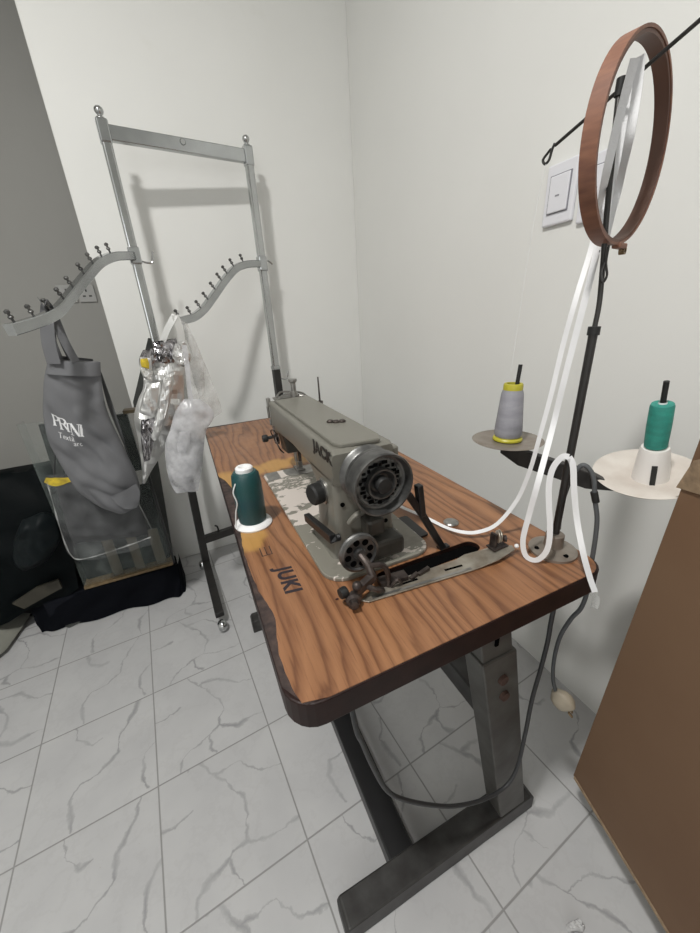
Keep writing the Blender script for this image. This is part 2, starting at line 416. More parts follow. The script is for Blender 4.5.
def puff(L, R, front, thick, nu=24, nv=40, amp=.006, fr=12.0, seed=0, taper=None, sharp=.7, facet=False):
    """bag-like closed skin between a left and a right outline (top to bottom); front = unit vector out of the bag"""
    L, R = cr(L, 8), cr(R, 8); front = V(front).normalized(); mb = MB(); rows = []
    def at(P, t):
        x = t*(len(P)-1); i = min(int(x), len(P)-2); return P[i].lerp(P[i+1], x-i)
    for i in range(nv+1):
        t = i/nv; a, b = at(L, t), at(R, t); tp = taper(t) if taper else min(1, 5*t+.15, 5*(1-t)+.1)
        row = []
        for k in range(2*nu):
            u = k/nu if k < nu else 2-k/nu; sgn = 1 if k < nu else -1
            p = a.lerp(b, u); th = thick*tp*(max(0, math.sin(PI*u))**sharp)
            q = V((u*3+seed*7.3, t*5+sgn*2, seed))
            nz = noise.noise(V((p.x*fr, p.z*fr, seed*3.1+sgn)))*amp + noise.noise(V((p.x*fr*2.7, p.z*fr*2.1, seed*5.7+sgn)))*amp*.5
            if facet: nz += (abs(noise.noise(V((p.x*fr*1.7+p.z*fr, p.z*fr*.8, seed+sgn*2))))-.25)*amp*2.2
            e = min(1, 6*u+.05, 6*(1-u)+.05)
            row.append(p+front*(sgn*th*.5+nz*e*sgn))
        rows.append(row)
    mb.rings(rows); return mb

def sheet(L, R, front, amp, fr, seed, nu=14, nv=24, th=.0008, bow=0.0):
    """single crumpled film with a little thickness"""
    L, R = cr(L, 8), cr(R, 8); front = V(front).normalized(); mb = MB(); g = []
    def at(P, t):
        x = t*(len(P)-1); i = min(int(x), len(P)-2); return P[i].lerp(P[i+1], x-i)
    for sgn in (1, -1):
        gg = []
        for i in range(nv+1):
            a, b = at(L, i/nv), at(R, i/nv)
            gg.append([mb.bm.verts.new(a.lerp(b, k/nu)+front*(sgn*th/2+bow*math.sin(PI*k/nu)+noise.noise(V((a.lerp(b, k/nu).x*fr, a.z*fr, seed)))*amp)) for k in range(nu+1)])
        g.append(gg)
    for s_, gg in enumerate(g):
        for i in range(nv):
            for k in range(nu): mb.bm.faces.new((gg[i][k], gg[i][k+1], gg[i+1][k+1], gg[i+1][k]))
    a, b = g
    for i in range(nv):
        mb.bm.faces.new((a[i][0], b[i][0], b[i+1][0], a[i+1][0])); mb.bm.faces.new((a[i][nu], b[i][nu], b[i+1][nu], a[i+1][nu]))
    for k in range(nu):
        mb.bm.faces.new((a[0][k], b[0][k], b[0][k+1], a[0][k+1])); mb.bm.faces.new((a[nv][k], b[nv][k], b[nv][k+1], a[nv][k+1]))
    return mb

# ------------------------------------------------------------------ the room
H_CEIL = 2.85
PSI = .03
def wallbox(name, x0, y0, x1, y1, m, z0=0.0, z1=H_CEIL):
    mb = MB(); mb.box(((x0+x1)/2, (y0+y1)/2, (z0+z1)/2), (abs(x1-x0), abs(y1-y0), z1-z0)); return struct(mb.build(name, m))
mb = MB(); mb.box((-.6, .2, -.025), (3.6, 5.2, .05)); struct(mb.build('floor', M['floor']))
mb = MB(); mb.box((-.6, .2, H_CEIL+.025), (3.6, 5.2, .05)); struct(mb.build('ceiling', M['wall']))
# back wall: its left end is a free corner, the passage beyond it is a darker grey
mb = MB(); mb.prism([(-.272, 1.585, 0), (1.0, 1.623, 0), (1.0, 1.743, 0), (-.275, 1.705, 0)], (0, 0, H_CEIL)); struct(mb.build('wall_back', M['wall'], bevel=.004))
wallbox('wall_right', .866, -2.2, .986, 1.618, M['wall'])
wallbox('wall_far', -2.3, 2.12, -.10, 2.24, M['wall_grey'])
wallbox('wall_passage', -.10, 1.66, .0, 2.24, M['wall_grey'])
wallbox('wall_left', -2.4, -2.2, -2.3, 2.24, M['wall'])
wallbox('wall_front', -2.3, -2.3, .986, -2.2, M['wall'])

# ceiling lamp (just above the photographer)
LX, LY_ = -.62, -.20
t = thing('ceiling_lamp', 'small round white ceiling lamp above the sewing corner', 'ceiling lamp', (LX, LY_, H_CEIL-.06))
MB().lathe([(.10, 0.059), (.11, .055), (.11, .02), (.095, .01)], (LX, LY_, H_CEIL-.06)).build('lamp_housing', M['lamp_body'], t, smooth=.6)
MB().lathe([(.094, .012), (.094, .004), (.06, -.002), (0, -.004)], (LX, LY_, H_CEIL-.06)).build('diffuser', M['lamp'], t, smooth=.6)

# ------------------------------------------------------------------ wall sockets and switches
def socket(x, z, label):
    y = 2.12; t = thing('wall_socket', label, 'socket', (x, y, z), 'wall sockets on the grey wall')
    pl = MB().box((x, y-.004, z), (.074, .008, .080)).build('plate', M['socket'], t, bevel=.003)
    mb = MB(); mb.box((x, y-.009, z+.014), (.006, .003, .014))
    for s in (-1, 1): mb.box((x+s*.013, y-.009, z-.012), (.012, .003, .006))
    mb.build('pin_slots', M['blackm'], pl)
    MB().box((x, y-.0085, z+.030), (.018, .004, .012)).build('rocker', M['socket'], pl, bevel=.001)
SK = (-0.3941, 2.1200, 1.3072)
socket(SK[0], SK[2], 'grey three-pin wall socket nearest the white wall corner')
socket(SK[0]-.083, SK[2], 'grey wall socket half hidden behind the rack arm, left of its twin')

def switch(y, z, label):
    x = .866; t = thing('light_switch', label, 'light switch', (x, y, z), 'light switches on the right wall')
    pl = MB().box((x-.005, y, z), (.010, .080, .125)).build('plate', M['switch'], t, bevel=.004)
    MB().box((x-.0105, y, z), (.003, .055, .078)).build('seam', M['switch_line'], pl)
    MB().box((x-.0125, y, z), (.005, .050, .074)).build('rocker', M['switch'], pl, bevel=.002)
    MB().box((x-.0155, y+.001, z-.004), (.001, .010, .003)).build('indicator', M['switch_line'], pl)
SW = (0.8660, 0.4869, 1.3684)
switch(SW[1], SW[2]-.003, 'white wall light switch left of the wooden hoop')
SW2 = (0.8660, 0.3999, 1.3544)
switch(SW2[1]-.005, SW2[2], 'white wall light switch seen behind the wooden hoop and tape')

# ------------------------------------------------------------------ sewing table
TW, TL, TH = .468, 1.193, .77
tab = thing('sewing_table', 'industrial sewing table with scuffed walnut laminate top and grey metal legs', 'table', (0, 0, 0))
body = rounded(-.008, 0, TW, TL, (.030, .02, .015, .035))
top = MB().prism([(x, y, .733) for x, y in body], (0, 0, .0362)).build('tabletop', M['edge'], tab)
slot = rounded(.160, .118, .345, .147, (.014,)*4)
def slotcut(): return MB().prism([(x, y, .70) for x, y in slot], (0, 0, .1)).build('slot_cutter', M['void'])
cut(top, [slotcut()]); b_ = top.modifiers.new('bevel', 'BEVEL'); b_.width = .002; b_.segments = 2; b_.limit_method = 'ANGLE'
# bare strip where the laminate has broken away
left_edge = [(-0.0042, 1.1715, 0.7695), (-0.0179, 0.9523, 0.7695), (-0.0172, 0.7142, 0.7695), (0.0035, 0.6282, 0.7695), (0.0146, 0.5515, 0.7695), (0.0139, 0.4856, 0.7695), (0.0031, 0.3869, 0.7695), (-0.0035, 0.3206, 0.7695), (-0.0040, 0.2620, 0.7695), (-0.0012, 0.1996, 0.7695), (0.0042, 0.1644, 0.7695), (0.0081, 0.1304, 0.7695), (0.0014, 0.0929, 0.7695), (-0.0008, 0.0586, 0.7695), (0.0007, 0.0390, 0.7695), (0.0017, 0.0272, 0.7695), (0.0054, 0.0054, 0.7695)]
edge_pts = [(p[0]+.0008, p[1]) for p in left_edge]
wig = cr([(x, y, 0) for x, y in edge_pts], 6)
wig = [(max(-.008, p.x+noise.noise(V((p.y*60, 0, 3)))*.0018), min(p.y, TL-.004)) for p in wig]
lam = [(x, y) for x, y in wig if .006 < y]+[(.034, .0015)]
inner = [q for q in rounded(.0015, .0015, TW-.0015, TL-.0015, (.035, .02, .012, .035))]
right_part = [q for q in inner if q[0] > .04]
lam_poly = list(reversed(lam))
# near edge (left to right), right edge, far edge (right to left), worn left edge (far to near)
near = sorted([q for q in right_part if q[1] < .3], key=lambda q: (q[0], q[1]))
far = sorted([q for q in right_part if q[1] > .9], key=lambda q: -q[0])
lam_all = near+far+lam
lo = MB().prism([(x, y, .7692) for x, y in lam_all], (0, 0, .0010)).build('laminate', M['wood'], tab)
cut(lo, [slotcut()])
MB().prism([(x, y, .7694) for x, y in [(-.007, .034), (.010, .004), (.055, .004), (.055, TL-.01), (-.007, TL-.02)]], (0, 0, .0002)).build('bare_board', M['board'], tab)
MB().prism([(x, y, .734) for x, y in rounded(.155, .113, .35, .152, (.01,)*4)], (0, 0, .028)).build('slot_liner', M['void'], tab)
MB().box((.234, .6, .7315), (.40, 1.0, .003)).build('underside', M['board'], tab)
text('lettering', 'JUKI', .033, (0.0333, 0.2294, 0.7703), (.008, -1, 0), (1, 0, 0), M['juki'], tab, ext=.0001, bold=.0013, sx=.93, shear=.15)
mb = MB()
for dx in (-.008, 0, .008): mb.box((.03+dx, .285, .7703), (.0016, .024, .0003))
mb.box((.03, .272, .7703), (.018, .0016, .0003)); mb.build('knife_scratches', M['board'], tab)
# legs
def lean(x, y, z): return (x-.205*(z-.06), y, z)
for yy, tg in ((.052, 0), (.905, 1)):
    fb = MB(); fb.prism([(.028-.022*tg, yy, .0), (.028-.022*tg, yy, .045), (.034-.022*tg, yy, .056), (.505, yy, .056), (.52, yy, .040), (.52, yy, .0)], (0, .052, 0))
    fb.build('foot_bar', M['stand_dark'], tab, bevel=.004)
    rr = []
    for z in (.052, .60): rr.append([V(lean(x, y, z)) for x, y in ((.412, yy+.002), (.486, yy+.002), (.486, yy+.048), (.412, yy+.048))])
    lcol = MB().rings(rr).build('leg_column', M['stand'], tab, bevel=.003)
    rr = []
    for z in (.58, .735): rr.append([V(lean(x, y, z)) for x, y in ((.416, yy+.006), (.481, yy+.006), (.481, yy+.044), (.416, yy+.044))])
    itub = MB().rings(rr).build('inner_tube', M['stand'], tab, bevel=.003)
    for z in (.545, .50):
        c = V(lean(.449, yy+.002, z)); MB().cyl(c, c+V((0, -.006, 0)), .010, .009, 12).build('bolt', M['rust'], lcol, smooth=.6)
    for z in (.18, .13):
        c = V(lean(.484, yy+.018, z)); MB().box(c, (.010, .014, .016)).build('bolt', M['gritty'], lcol, bevel=.002)
    c = V(lean(.449, yy+.005, .645)); MB().box(c, (.008, .004, .034)).build('slotted_hole', M['void'], itub, bevel=.003)
    c = V(lean(.449, yy+.022, .732)); MB().box(c, (.20, .05, .006)).build('mounting_plate', M['stand_dark'], tab)
MB().bar((.386, .10, .40), (.386, .906, .40), .055, .05).build('stretcher', M['stand_dark'], tab, bevel=.003)
MB().bar((.181, .10, .030), (.181, .906, .030), .060, .048).build('stretcher', M['black'], tab, bevel=.004)

# ------------------------------------------------------------------ sewing machine
sm = thing('sewing_machine', 'grey-green industrial sewing machine lettered JACK, set into the table', 'sewing machine', (.18, .38, .7702))
MB().prism([(x, y, .7703) for x, y in rounded(.092, .150, .272, .603, (.03, .012, .012, .035), 8)], (0, 0, .0065)).build('bed', M['bed'], sm, bevel=.0015)
MB().prism([(x, y, .7768) for x, y in rounded(.142, .548, .218, .60, (.026, .006, .006, .026), 8)], (0, 0, .0010)).build('needle_plate', M['steel'], sm)
MB().box((.112, .575, .7772), (.030, .050, .0010)).build('slide_plate', M['steel'], sm)
# column and arm: sections swept along the machine
def sec(x0, x1, z0, z1, y, r=.008):
    return [V((x, y, z)) for x, z in rounded(x0, z0, x1, z1, (r,)*4, 4)]
MB().rings([sec(.128, .226, .900, .948, .197, .006), sec(.128, .228, .896, .953, .205, .008), sec(.128, .228, .894, .953, .30, .008), sec(.130, .226, .898, .953, .42), sec(.134, .226, .886, .952, .56), sec(.134, .224, .870, .951, .612)]).build('arm', M['machine'], sm, smooth=.5)
def sq(x0, x1, y0, y1, z, r=.012): return [V((x, y, z)) for x, y in rounded(x0, y0, x1, y1, (r,)*4, 5)]
MB().rings([sq(.118, .240, .196, .305, .7765), sq(.124, .234, .198, .298, .790), sq(.128, .229, .199, .290, .81), sq(.128, .228, .199, .286, .88), sq(.128, .228, .199, .32, .905)]).build('column', M['machine'], sm, smooth=.5)
MB().prism([(.146, .206, .952), (.206, .200, .952), (.216, .222, .952), (.222, .58, .952), (.142, .58, .952), (.140, .222, .952)], (0, 0, .007)).build('top_cover', M['machine'], sm, bevel=.002)
MB().box((.233, .225, .925), (.014, .045, .03)).build('oil_cap_block', M['machine'], sm, bevel=.003)
MB().box((.179, .616, .912), (.084, .010, .076)).build('face_plate', M['steel'], sm, bevel=.003)
MB().prism([(.145, .57, .89), (.145, .618, .89), (.152, .618, .826), (.155, .575, .826)], (.055, 0, 0)).build('needle_housing', M['machine_dk'], sm, bevel=.003)
mb = MB(); mb.cyl((.176, .585, .83), (.176, .585, .800), .0045, n=12); mb.cyl((.176, .585, .800), (.176, .585, .780), .0012, n=8); mb.build('needle_bar', M['steel'], sm, smooth=.6)
mb = MB(); mb.cyl((.188, .592, .83), (.188, .592, .795), .0045, n=12); mb.build('presser_bar', M['gritty'], sm, smooth=.6)
mb = MB(); mb.box((.183, .588, .7795), (.022, .035, .003)); mb.box((.186, .592, .788), (.012, .010, .016)); mb.build('presser_foot', M['steel'], sm, bevel=.001)
# thread guides and lever at the needle end
mb = MB(); mb.lathe([(.0, 0), (.009, 0), (.009, .012), (.006, .014), (.006, .032), (.010, .036), (.010, .041), (0, .041)], (.192, .592, .958), n=16); mb.build('pressure_screw', M['steel'], sm, smooth=.6)
mb = MB(); mb.cyl((.240, .55, .945), (.240, .55, 1.003), .0022, .0016, 10); mb.lathe([(0, 0), (.007, 0), (.007, .006), (.0, .006)], (.240, .55, .942), n=12); mb.build('spool_pin', M['gritty'], sm, smooth=.6)
mb = MB(); mb.box((.228, .55, .943), (.03, .018, .004)); mb.build('pin_bracket', M['steel'], sm)
mb = MB()
mb.tube(cr([(.150, .60, .958), (.165, .615, .968), (.19, .618, .966), (.215, .608, .962), (.222, .59, .956)], 5), .0022, 8)
mb.tube(cr([(.148, .585, .956), (.17, .60, .964), (.195, .60, .962), (.22, .585, .956)], 5), .0022, 8)
mb.box((.18, .60, .957), (.07, .03, .004)); mb.build('thread_guide', M['steel'], sm, smooth=.6)
mb = MB(); mb.box((.134, .616, .948), (.009, .010, .022)); mb.box((.131, .616, .925), (.006, .006, .03)); mb.box((.133, .617, .90), (.005, .007, .016)); mb.build('take_up_guard', M['steel'], sm, bevel=.002)
mb = MB(); mb.cyl((.136, .575, .876), (.112, .577, .874), .004, n=10); mb.lathe([(0, 0), (.008, 0), (.009, .004), (.008, .012), (0, .013)], (.113, .577, .874), (-1, 0, 0), 16); mb.build('tension_knob', M['blackm'], sm, smooth=.6)
mb = MB(); mb.lathe([(0, 0), (.013, 0), (.013, .003), (.004, .004), (.012, .006), (.012, .008), (0, .008)], (.134, .560, .874), (-1, 0, 0), 20); mb.tube(cr([(.132, .545, .885), (.122, .54, .90), (.118, .555, .895), (.126, .56, .87)], 5), .0012, 6); mb.build('tension_discs', M['gritty'], sm, smooth=.6)
mb = MB(); mb.tube(cr([(.130, .575, .90), (.126, .55, .875), (.13, .54, .855), (.14, .55, .84)], 5), .0018, 6); mb.build('check_spring', M['gritty'], sm, smooth=.6)
mb = MB()
for k, (x, y) in enumerate(((.186, .318), (.196, .315), (.178, .325))): mb.lathe([(0, 0), (.006, 0), (.0065, .004), (.004, .006), (0, .006)], (x, y, .957), n=10)
mb.lathe([(0, 0), (.014, 0), (.014, .0015), (0, .002)], (.188, .322, .957), n=20); mb.build('oil_sight_screw', M['gritty'], sm, smooth=.6)
text('lettering', 'JACK', .0255, (0.1272, 0.2734, 0.9348), (0, -1, 0), (0, 0, 1), M['jack'], sm, ext=.0004, bold=.0010, sx=1.22)
# hand wheel on the near end
WX, WZ = .179, .9135
WS, WD = .87, .80
def wp(pr): return [(r*WS, h*WD) for r, h in pr]
mb = MB()
mb.lathe(wp([(.030, .000), (.047, .000), (.049, .004), (.047, .008), (.043, .010), (.040, .016), (.043, .021), (.047, .024), (.049, .028), (.048, .034), (.030, .036)]), (WX, .197, WZ), (0, -1, 0), 48); mb.build('belt_pulley', M['wheel'], sm, smooth=.7)
mb = MB(); mb.lathe(wp([(.036, .034), (.049, .036), (.051, .044), (.051, .064), (.052, .070), (.051, .073), (.0485, .073), (.0475, .068), (.045, .056), (.036, .052), (.036, .040)]), (WX, .197, WZ), (0, -1, 0), 56, closed=True)
hw = mb.build('hand_wheel', M['wheel'], sm, smooth=.7)
mb = MB(); mb.lathe(wp([(0, .050), (.045, .052), (.040, .056), (.037, .056), (.036, .052), (0, .051)]), (WX, .197, WZ), (0, -1, 0), 48); mb.build('wheel_disc', M['wheel_face'], hw, smooth=.5)
mb = MB(); mb.lathe(wp([(.020, .050), (.0255, .052), (.0265, .062), (.025, .066), (.0225, .066), (.020, .060), (.016, .056)]), (WX, .197, WZ), (0, -1, 0), 40); mb.build('hub_ring', M['wheel'], hw, smooth=.7)
mb = MB(); mb.lathe(wp([(.0, .055), (.013, .057), (.014, .070), (.012, .074), (0, .075)]), (WX, .197, WZ), (0, -1, 0), 32); mb.build('hub_cap', M['blackm'], hw, smooth=.7)
mb = MB()
for k in range(26):
    a = 2*PI*k/26+.1; r = .0275+.0026*math.sin(k*2.7); mb.box((WX+r*math.cos(a), .197-.0448, WZ+r*math.sin(a)), (.004+.002*(k % 3), .0012, .0035+.0015*(k % 2)))
mb.build('embossed_marks', M['void'], hw)
# stitch dial, lever, screws on the column
DX = .1275
mb = MB(); mb.lathe([(0, 0), (.018, 0), (.0185, .003), (.0165, .006), (.017, .010), (.017, .020), (.0145, .023), (0, .023)], (DX, .245, .874), (-1, -.25, 0), 28); sdl = mb.build('stitch_dial', M['blackm'], sm, smooth=.5)
mb = MB(); mb.lathe([(.018, -.001), (.021, -.001), (.021, .002), (.018, .003)], (DX, .245, .874), (-1, 0, 0), 28); mb.build('dial_scale', M['steel'], sdl, smooth=.5)
mb = MB(); mb.tube([(.132, .198, .815), (.121, .198, .815), (0.1150, 0.1826, 0.8258)], .006, 10); mb.bar((0.1150, 0.1826, 0.8258), (0.1080, 0.2878, 0.8111), .010, .014); mb.build('reverse_lever', M['black'], sm, bevel=.002)
for x, z in ((.140, .868), (.212, .82), (.206, .86)): MB().cyl((x, .200, z), (x, .1975, z), .0035, n=12).build('screw_hole', M['void'], sm)
mb = MB(); mb.tube(cr([(.146, .192, .838), (.152, .188, .848), (.160, .188, .852), (.168, .190, .850)], 4), .0045, 8); mb.build('winder_latch', M['machine'], sm, smooth=.6)
mb = MB(); mb.box((.19, .170, .800), (.06, .035, .030)); mb.box((.178, .178, .835), (.030, .03, .030)); mb.build('shaft_cover', M['machine_dk'], sm, bevel=.006)

# ------------------------------------------------------------------ bobbin winder on the table in front of the machine
bw = thing('bobbin_winder', 'tarnished steel bobbin winder with drilled pulley and long slotted base plate', 'bobbin winder', (.24, .10, .7703))
plate = [(.119, .105), (.128, .097), (.30, .082), (.335, .078), (.372, .082), (.376, .092), (.352, .104), (.325, .112), (.305, .118), (.286, .114), (.20, .117), (.150, .119)]
pz = lambda x: .0008 if x < .31 else .0008+.009*min(1, (x-.31)/.04)
mb = MB(); mb.rings([[V((x, y, .7705+pz(x))) for x, y in plate], [V((x, y, .7722+pz(x))) for x, y in plate]]); mb.build('base_plate', M['plate'], bw, bevel=.0005)
MB().bar((.135, .101, .7727), (.292, .087, .7727), .004, .0022).build('stiffening_rib', M['steel'], bw)
for a, b in (((.185, .106), (.21, .1045)), ((.255, .1015), (.285, .0985))): MB().bar((*a, .7728), (*b, .7728), .004, .0006).build('slot', M['void'], bw, bevel=.0)
PX, PZ, PY = .136, .822, .140
mb = MB(); mb.lathe([(.006, 0), (.026, 0), (.0285, .001), (.029, .004), (.0275, .006), (.029, .008), (.0285, .011), (.025, .012), (.024, .008), (.009, .008), (.008, .014), (0, .014)], (PX, PY+.006, PZ), (0, -1, 0), 40); plw = mb.build('pulley', M['wheel'], bw, smooth=.6)
mb = MB()
for k in range(8):
    a = 2*PI*k/8+.2; mb.cyl((PX+.0175*math.cos(a), PY, PZ+.0175*math.sin(a)), (PX+.0175*math.cos(a), PY-.0026, PZ+.0175*math.sin(a)), .0048, n=14)
mb.build('pulley_holes', M['void'], plw)
mb = MB(); mb.tube(cr([(PX, PY-.006, PZ), (PX+.004, PY-.022, PZ-.010), (PX+.006, PY-.030, PZ-.026)], 4), .0055, 10)
mb.bar((PX+.006, PY-.03, PZ-.022), (PX-.022, PY-.034, PZ-.034), .010, .010); mb.bar((PX-.022, PY-.034, PZ-.034), (PX-.026, PY-.036, .772), .012, .012)
mb.tube(cr([(PX+.004, PY-.024, PZ-.008), (PX+.022, PY-.026, PZ-.012), (PX+.030, PY-.028, PZ-.028), (PX+.030, PY-.028, .773)], 5), .004, 8)
mb.tube(cr([(PX-.01, PY-.03, PZ-.028), (PX+.004, PY-.040, PZ-.036), (PX+.018, PY-.034, .775)], 5), .004, 8)
mb.bar((PX+.02, PY-.020, .776), (PX+.062, PY-.024, .776), .016, .008); mb.build('swing_bracket', M['gritty'], bw, smooth=.5)
mb = MB(); mb.lathe([(0, 0), (.010, 0), (.010, .006), (.006, .008), (.006, .016), (0, .017)], (PX-.028, PY-.036, .782), (-.3, -1, .1), 16); mb.sphere((PX-.020, PY-.034, .797), .007); mb.build('pivot_screw', M['gritty'], bw, smooth=.6)
mb = MB(); mb.lathe([(0, 0), (.007, 0), (.008, .003), (.007, .010), (0, .011)], (PX-.034, PY-.030, .792), (-1, -.2, 0), 16); mb.build('thumb_knob', M['blackm'], bw, smooth=.6)
mb = MB()
for (x, y, l) in ((.170, .112, .02), (.20, .108, .014), (.215, .110, .02)): mb.bar((x, y, .7745), (x+l, y+.003, .777), .005, .005)
mb.tube(cr([(.168, .108, .774), (.176, .104, .786), (.184, .106, .774)], 5), .0025, 6); mb.build('spring_parts', M['gritty'], bw)
TX, TY = .352, .108
mb = MB(); mb.box((TX-.003, TY-.004, .792), (.005, .012, .026)); mb.box((TX+.004, TY-.006, .7815), (.030, .018, .003)); mb.build('tension_post', M['gritty'], bw, bevel=.001)
for k, dx in enumerate((.004, .008)): MB().lathe([(0, 0), (.010, 0), (.0105, .001), (.0085, .0025), (0, .0025)], (TX+dx, TY-.004, .797), (1, -.5, 0), 24).build('tension_disc', M['plate'], bw, smooth=.5)
MB().lathe([(0, 0), (.005, 0), (.0055, .004), (0, .005)], (TX+.013, TY-.008, .793), (1, -.5, 0), 14).build('tension_nut', M['gritty'], bw, smooth=.6)
MB().sphere((.379, .086, .783), .0035).build('white_tip', M['plastic_w'], bw, smooth=3.2)

# black forked belt guard post standing at the slot
bg = thing('forked_guard_post', 'thin black forked metal post standing at the belt slot behind the bobbin winder', 'metal post', (.288, .150, .7705))
mb = MB(); mb.bar((.289, .150, .7706), (.247, .150, .846), .009, .011); mb.bar((.247, .150, .843), (.240, .150, .896), .010, .012, up=(0, 1, 0)); mb.bar((.247, .150, .846), (.222, .150, .886), .008, .011)
mb.box((.291, .151, .7725), (.02, .012, .004)); mb.build('forked_stem', M['black'], bg, bevel=.002)
tg = MB().lathe([(0, 0), (.013, 0), (.0135, .002), (.011, .004), (0, .0045)], (0.3495, 0.2042, 0.7703), n=24).build('round_metal_button', M['steel'], smooth=.6)
tag(tg, 'flat round silver button lying on the table behind the belt slot', 'button')
o = MB().prism([(x, y, .7703) for x, y in rounded(.262, .19, .292, .262, (.006,)*4)], (0, 0, .004)).build('hinge_plate', M['black'], sm, bevel=.001)

# ------------------------------------------------------------------ dark teal cone standing on the table
cx, cy = .029, .385
tc_ = thing('thread_cone', 'dark teal cone of glossy thread with white foot, standing on the table', 'thread cone', (cx, cy, .7703))
MB().lathe([(0, 0), (.034, 0), (.035, .003), (.032, .007), (.027, .010), (0, .010)], (cx, cy, .7703), n=40).build('cone_foot', M['plastic_w'], tc_, smooth=.6)
MB().lathe([(.024, .009), (.0255, .012), (.0262, .05), (.0262, .085), (.0245, .103), (.020, .109), (.010, .110)], (cx, cy, .7703), n=40).build('thread_winding', M['teal'], tc_, smooth=.6)
MB().lathe([(.009, .106), (.0155, .108), (.0155, .116), (.0135, .118), (.009, .118), (.007, .113)], (cx, cy, .7703), n=30).build('cone_tip', M['plastic_w'], tc_, smooth=.6)
mb = MB(); mb.tube(cr([(cx-.020, cy-.014, .865), (cx-.027, cy-.018, .85), (cx-.024, cy-.020, .83), (cx-.029, cy-.016, .81), (cx-.034, cy-.014, .779)], 5), .0012, 6)
mb.build('loose_thread', M['thread'], tc_, smooth=.6)

# ------------------------------------------------------------------ thread stand
SX, SY = .432, .064
ts = thing('thread_stand', 'black two-spool thread stand bolted to the near right table corner', 'thread stand', (SX, SY, .7703))
MB().lathe([(0, 0), (.034, 0), (.034, .004), (.024, .006), (.014, .010), (.013, .030), (.010, .032), (0, .032)], (SX, SY, .7703), n=36).build('base_flange', M['tray_grey'], ts, smooth=.5)
for a in (.6, 2.7, 4.6): MB().cyl((SX+.024*math.cos(a), SY+.024*math.sin(a), .7755), (SX+.024*math.cos(a), SY+.024*math.sin(a), .7772), .0038, n=12).build('bolt_hole', M['void'], ts)
PJ = V((0.4378, 0.0674, 1.0922)); jz = PJ.z
MB().cyl((SX, SY, .79), PJ, .0052, n=18).build('lower_pole', M['rack_black'], ts, smooth=.6)
MB().cyl(PJ-V((0, 0, .006)), PJ+V((0, 0, .004)), .0070, n=18).build('pole_collar', M['blackm'], ts, smooth=.6)
PT = V([(0.4470, 0.0947, 1.3279)][0])
MB().tube(cr([PJ]+[V(q) for q in [(0.4407, 0.0689, 1.1204), (0.4392, 0.0711, 1.1529), (0.4378, 0.0733, 1.1789), (0.4350, 0.0773, 1.2278)]]+[PT], 5), .0029, 12).build('upper_pole', M['rod'], ts, smooth=.6)
mb = MB(); mb.tube(cr([(0.4340, 0.0660, 1.1826), (0.4341, 0.0658, 1.1657), (0.4359, 0.0631, 1.1521), (0.4345, 0.0652, 1.1450), (0.4323, 0.0684, 1.1558), (0.4335, 0.0667, 1.1658)], 5), .0014, 6); mb.build('pole_wire', M['rod'], ts, smooth=.6)
# top rod with a loop at its end
rodA, rodB = V([(0.4470, 0.1722, 1.3058)][0]), V([(0.4470, 0.0307, 1.3494)][0])
d = (rodB-rodA).normalized(); rodC = rodB+d*.06
loop = cr([(0.4470, 0.1722, 1.3058), (0.4470, 0.1773, 1.3024), (0.4470, 0.1825, 1.2979), (0.4470, 0.1786, 1.2925), (0.4470, 0.1731, 1.2949), (0.4470, 0.1705, 1.3042), (0.4470, 0.1673, 1.3101)], 5)
mb = MB(); mb.tube([rodA+d*.006, rodA+(rodC-rodA)*.5, rodC], .0020, 10); mb.tube(loop, .0016, 8); mb.build('thread_guide_rod', M['rod'], ts, smooth=.6)
hub = V([(0.4470, 0.0940, 1.3340)][0])
MB().tube([PT, (hub.x, hub.y, hub.z-.01), hub+V((0, 0, .005))], .0048, 12).build('rod_clamp', M['blackm'], ts, smooth=.6)
# spool arm
ZB = .888
armA, armB = V((.405, .165, ZB+.002)), V((.475, -.020, ZB-.002))
armA = V((0.4129, 0.1677, 0.9090)); armB = V((0.4912, 0.0229, 0.8791)); mid = armA.lerp(armB, .5)
dd = (armB-armA).normalized()
mb = MB(); mb.rings([[armA+V((0, 0, a))+dd.cross(V((0, 0, 1)))*b for a, b in ((.004, .004), (.004, -.004), (-.004, -.004), (-.004, .004))],
   [armA+dd*.03+V((0, 0, a))+dd.cross(V((0, 0, 1)))*b for a, b in ((.012, .007), (.012, -.007), (-.014, -.007), (-.014, .007))],
   [armB-dd*.04+V((0, 0, a))+dd.cross(V((0, 0, 1)))*b for a, b in ((.012, .007), (.012, -.007), (-.014, -.007), (-.014, .007))],
   [armB+V((0, 0, a))+dd.cross(V((0, 0, 1)))*b for a, b in ((.003, .003), (.003, -.003), (-.003, -.003), (-.003, .003))]])
mb.build('spool_arm', M['rack_black'], ts, bevel=.001)
T1 = V((0.4225, 0.1663, 0.9231)); T2 = V((0.5275, 0.0137, 0.8957))
TS = V((0.5307, 0.0090, 0.8844)); TE = V((0.5215, 0.0225, 1.0282))
axT = ((TE-TS).normalized()+V((-.8, -.56, 0))*.22).normalized(); TE = TS+axT*(TE-TS).length*1.04
MB().lathe([(0, -.003), (.02, -.003), (.030, .0), (.052, .0015), (.0545, .003), (.052, .004), (.030, .002), (.0, .001)], T1, n=44).build('spool_tray', M['tray_grey'], ts, smooth=.6)
MB().cyl(T1-V((0, 0, .022)), T1-V((0, 0, .002)), .006, n=12).build('tray_nut', M['blackm'], ts, smooth=.6)
MB().lathe([(0, -.006), (.014, -.006), (.035, -.002), (.060, .002), (.063, .005), (.060, .006), (.035, .002), (.014, -.003), (0, -.003)], T2, axT, n=52).build('spool_tray', M['tray_white'], ts, smooth=.6)
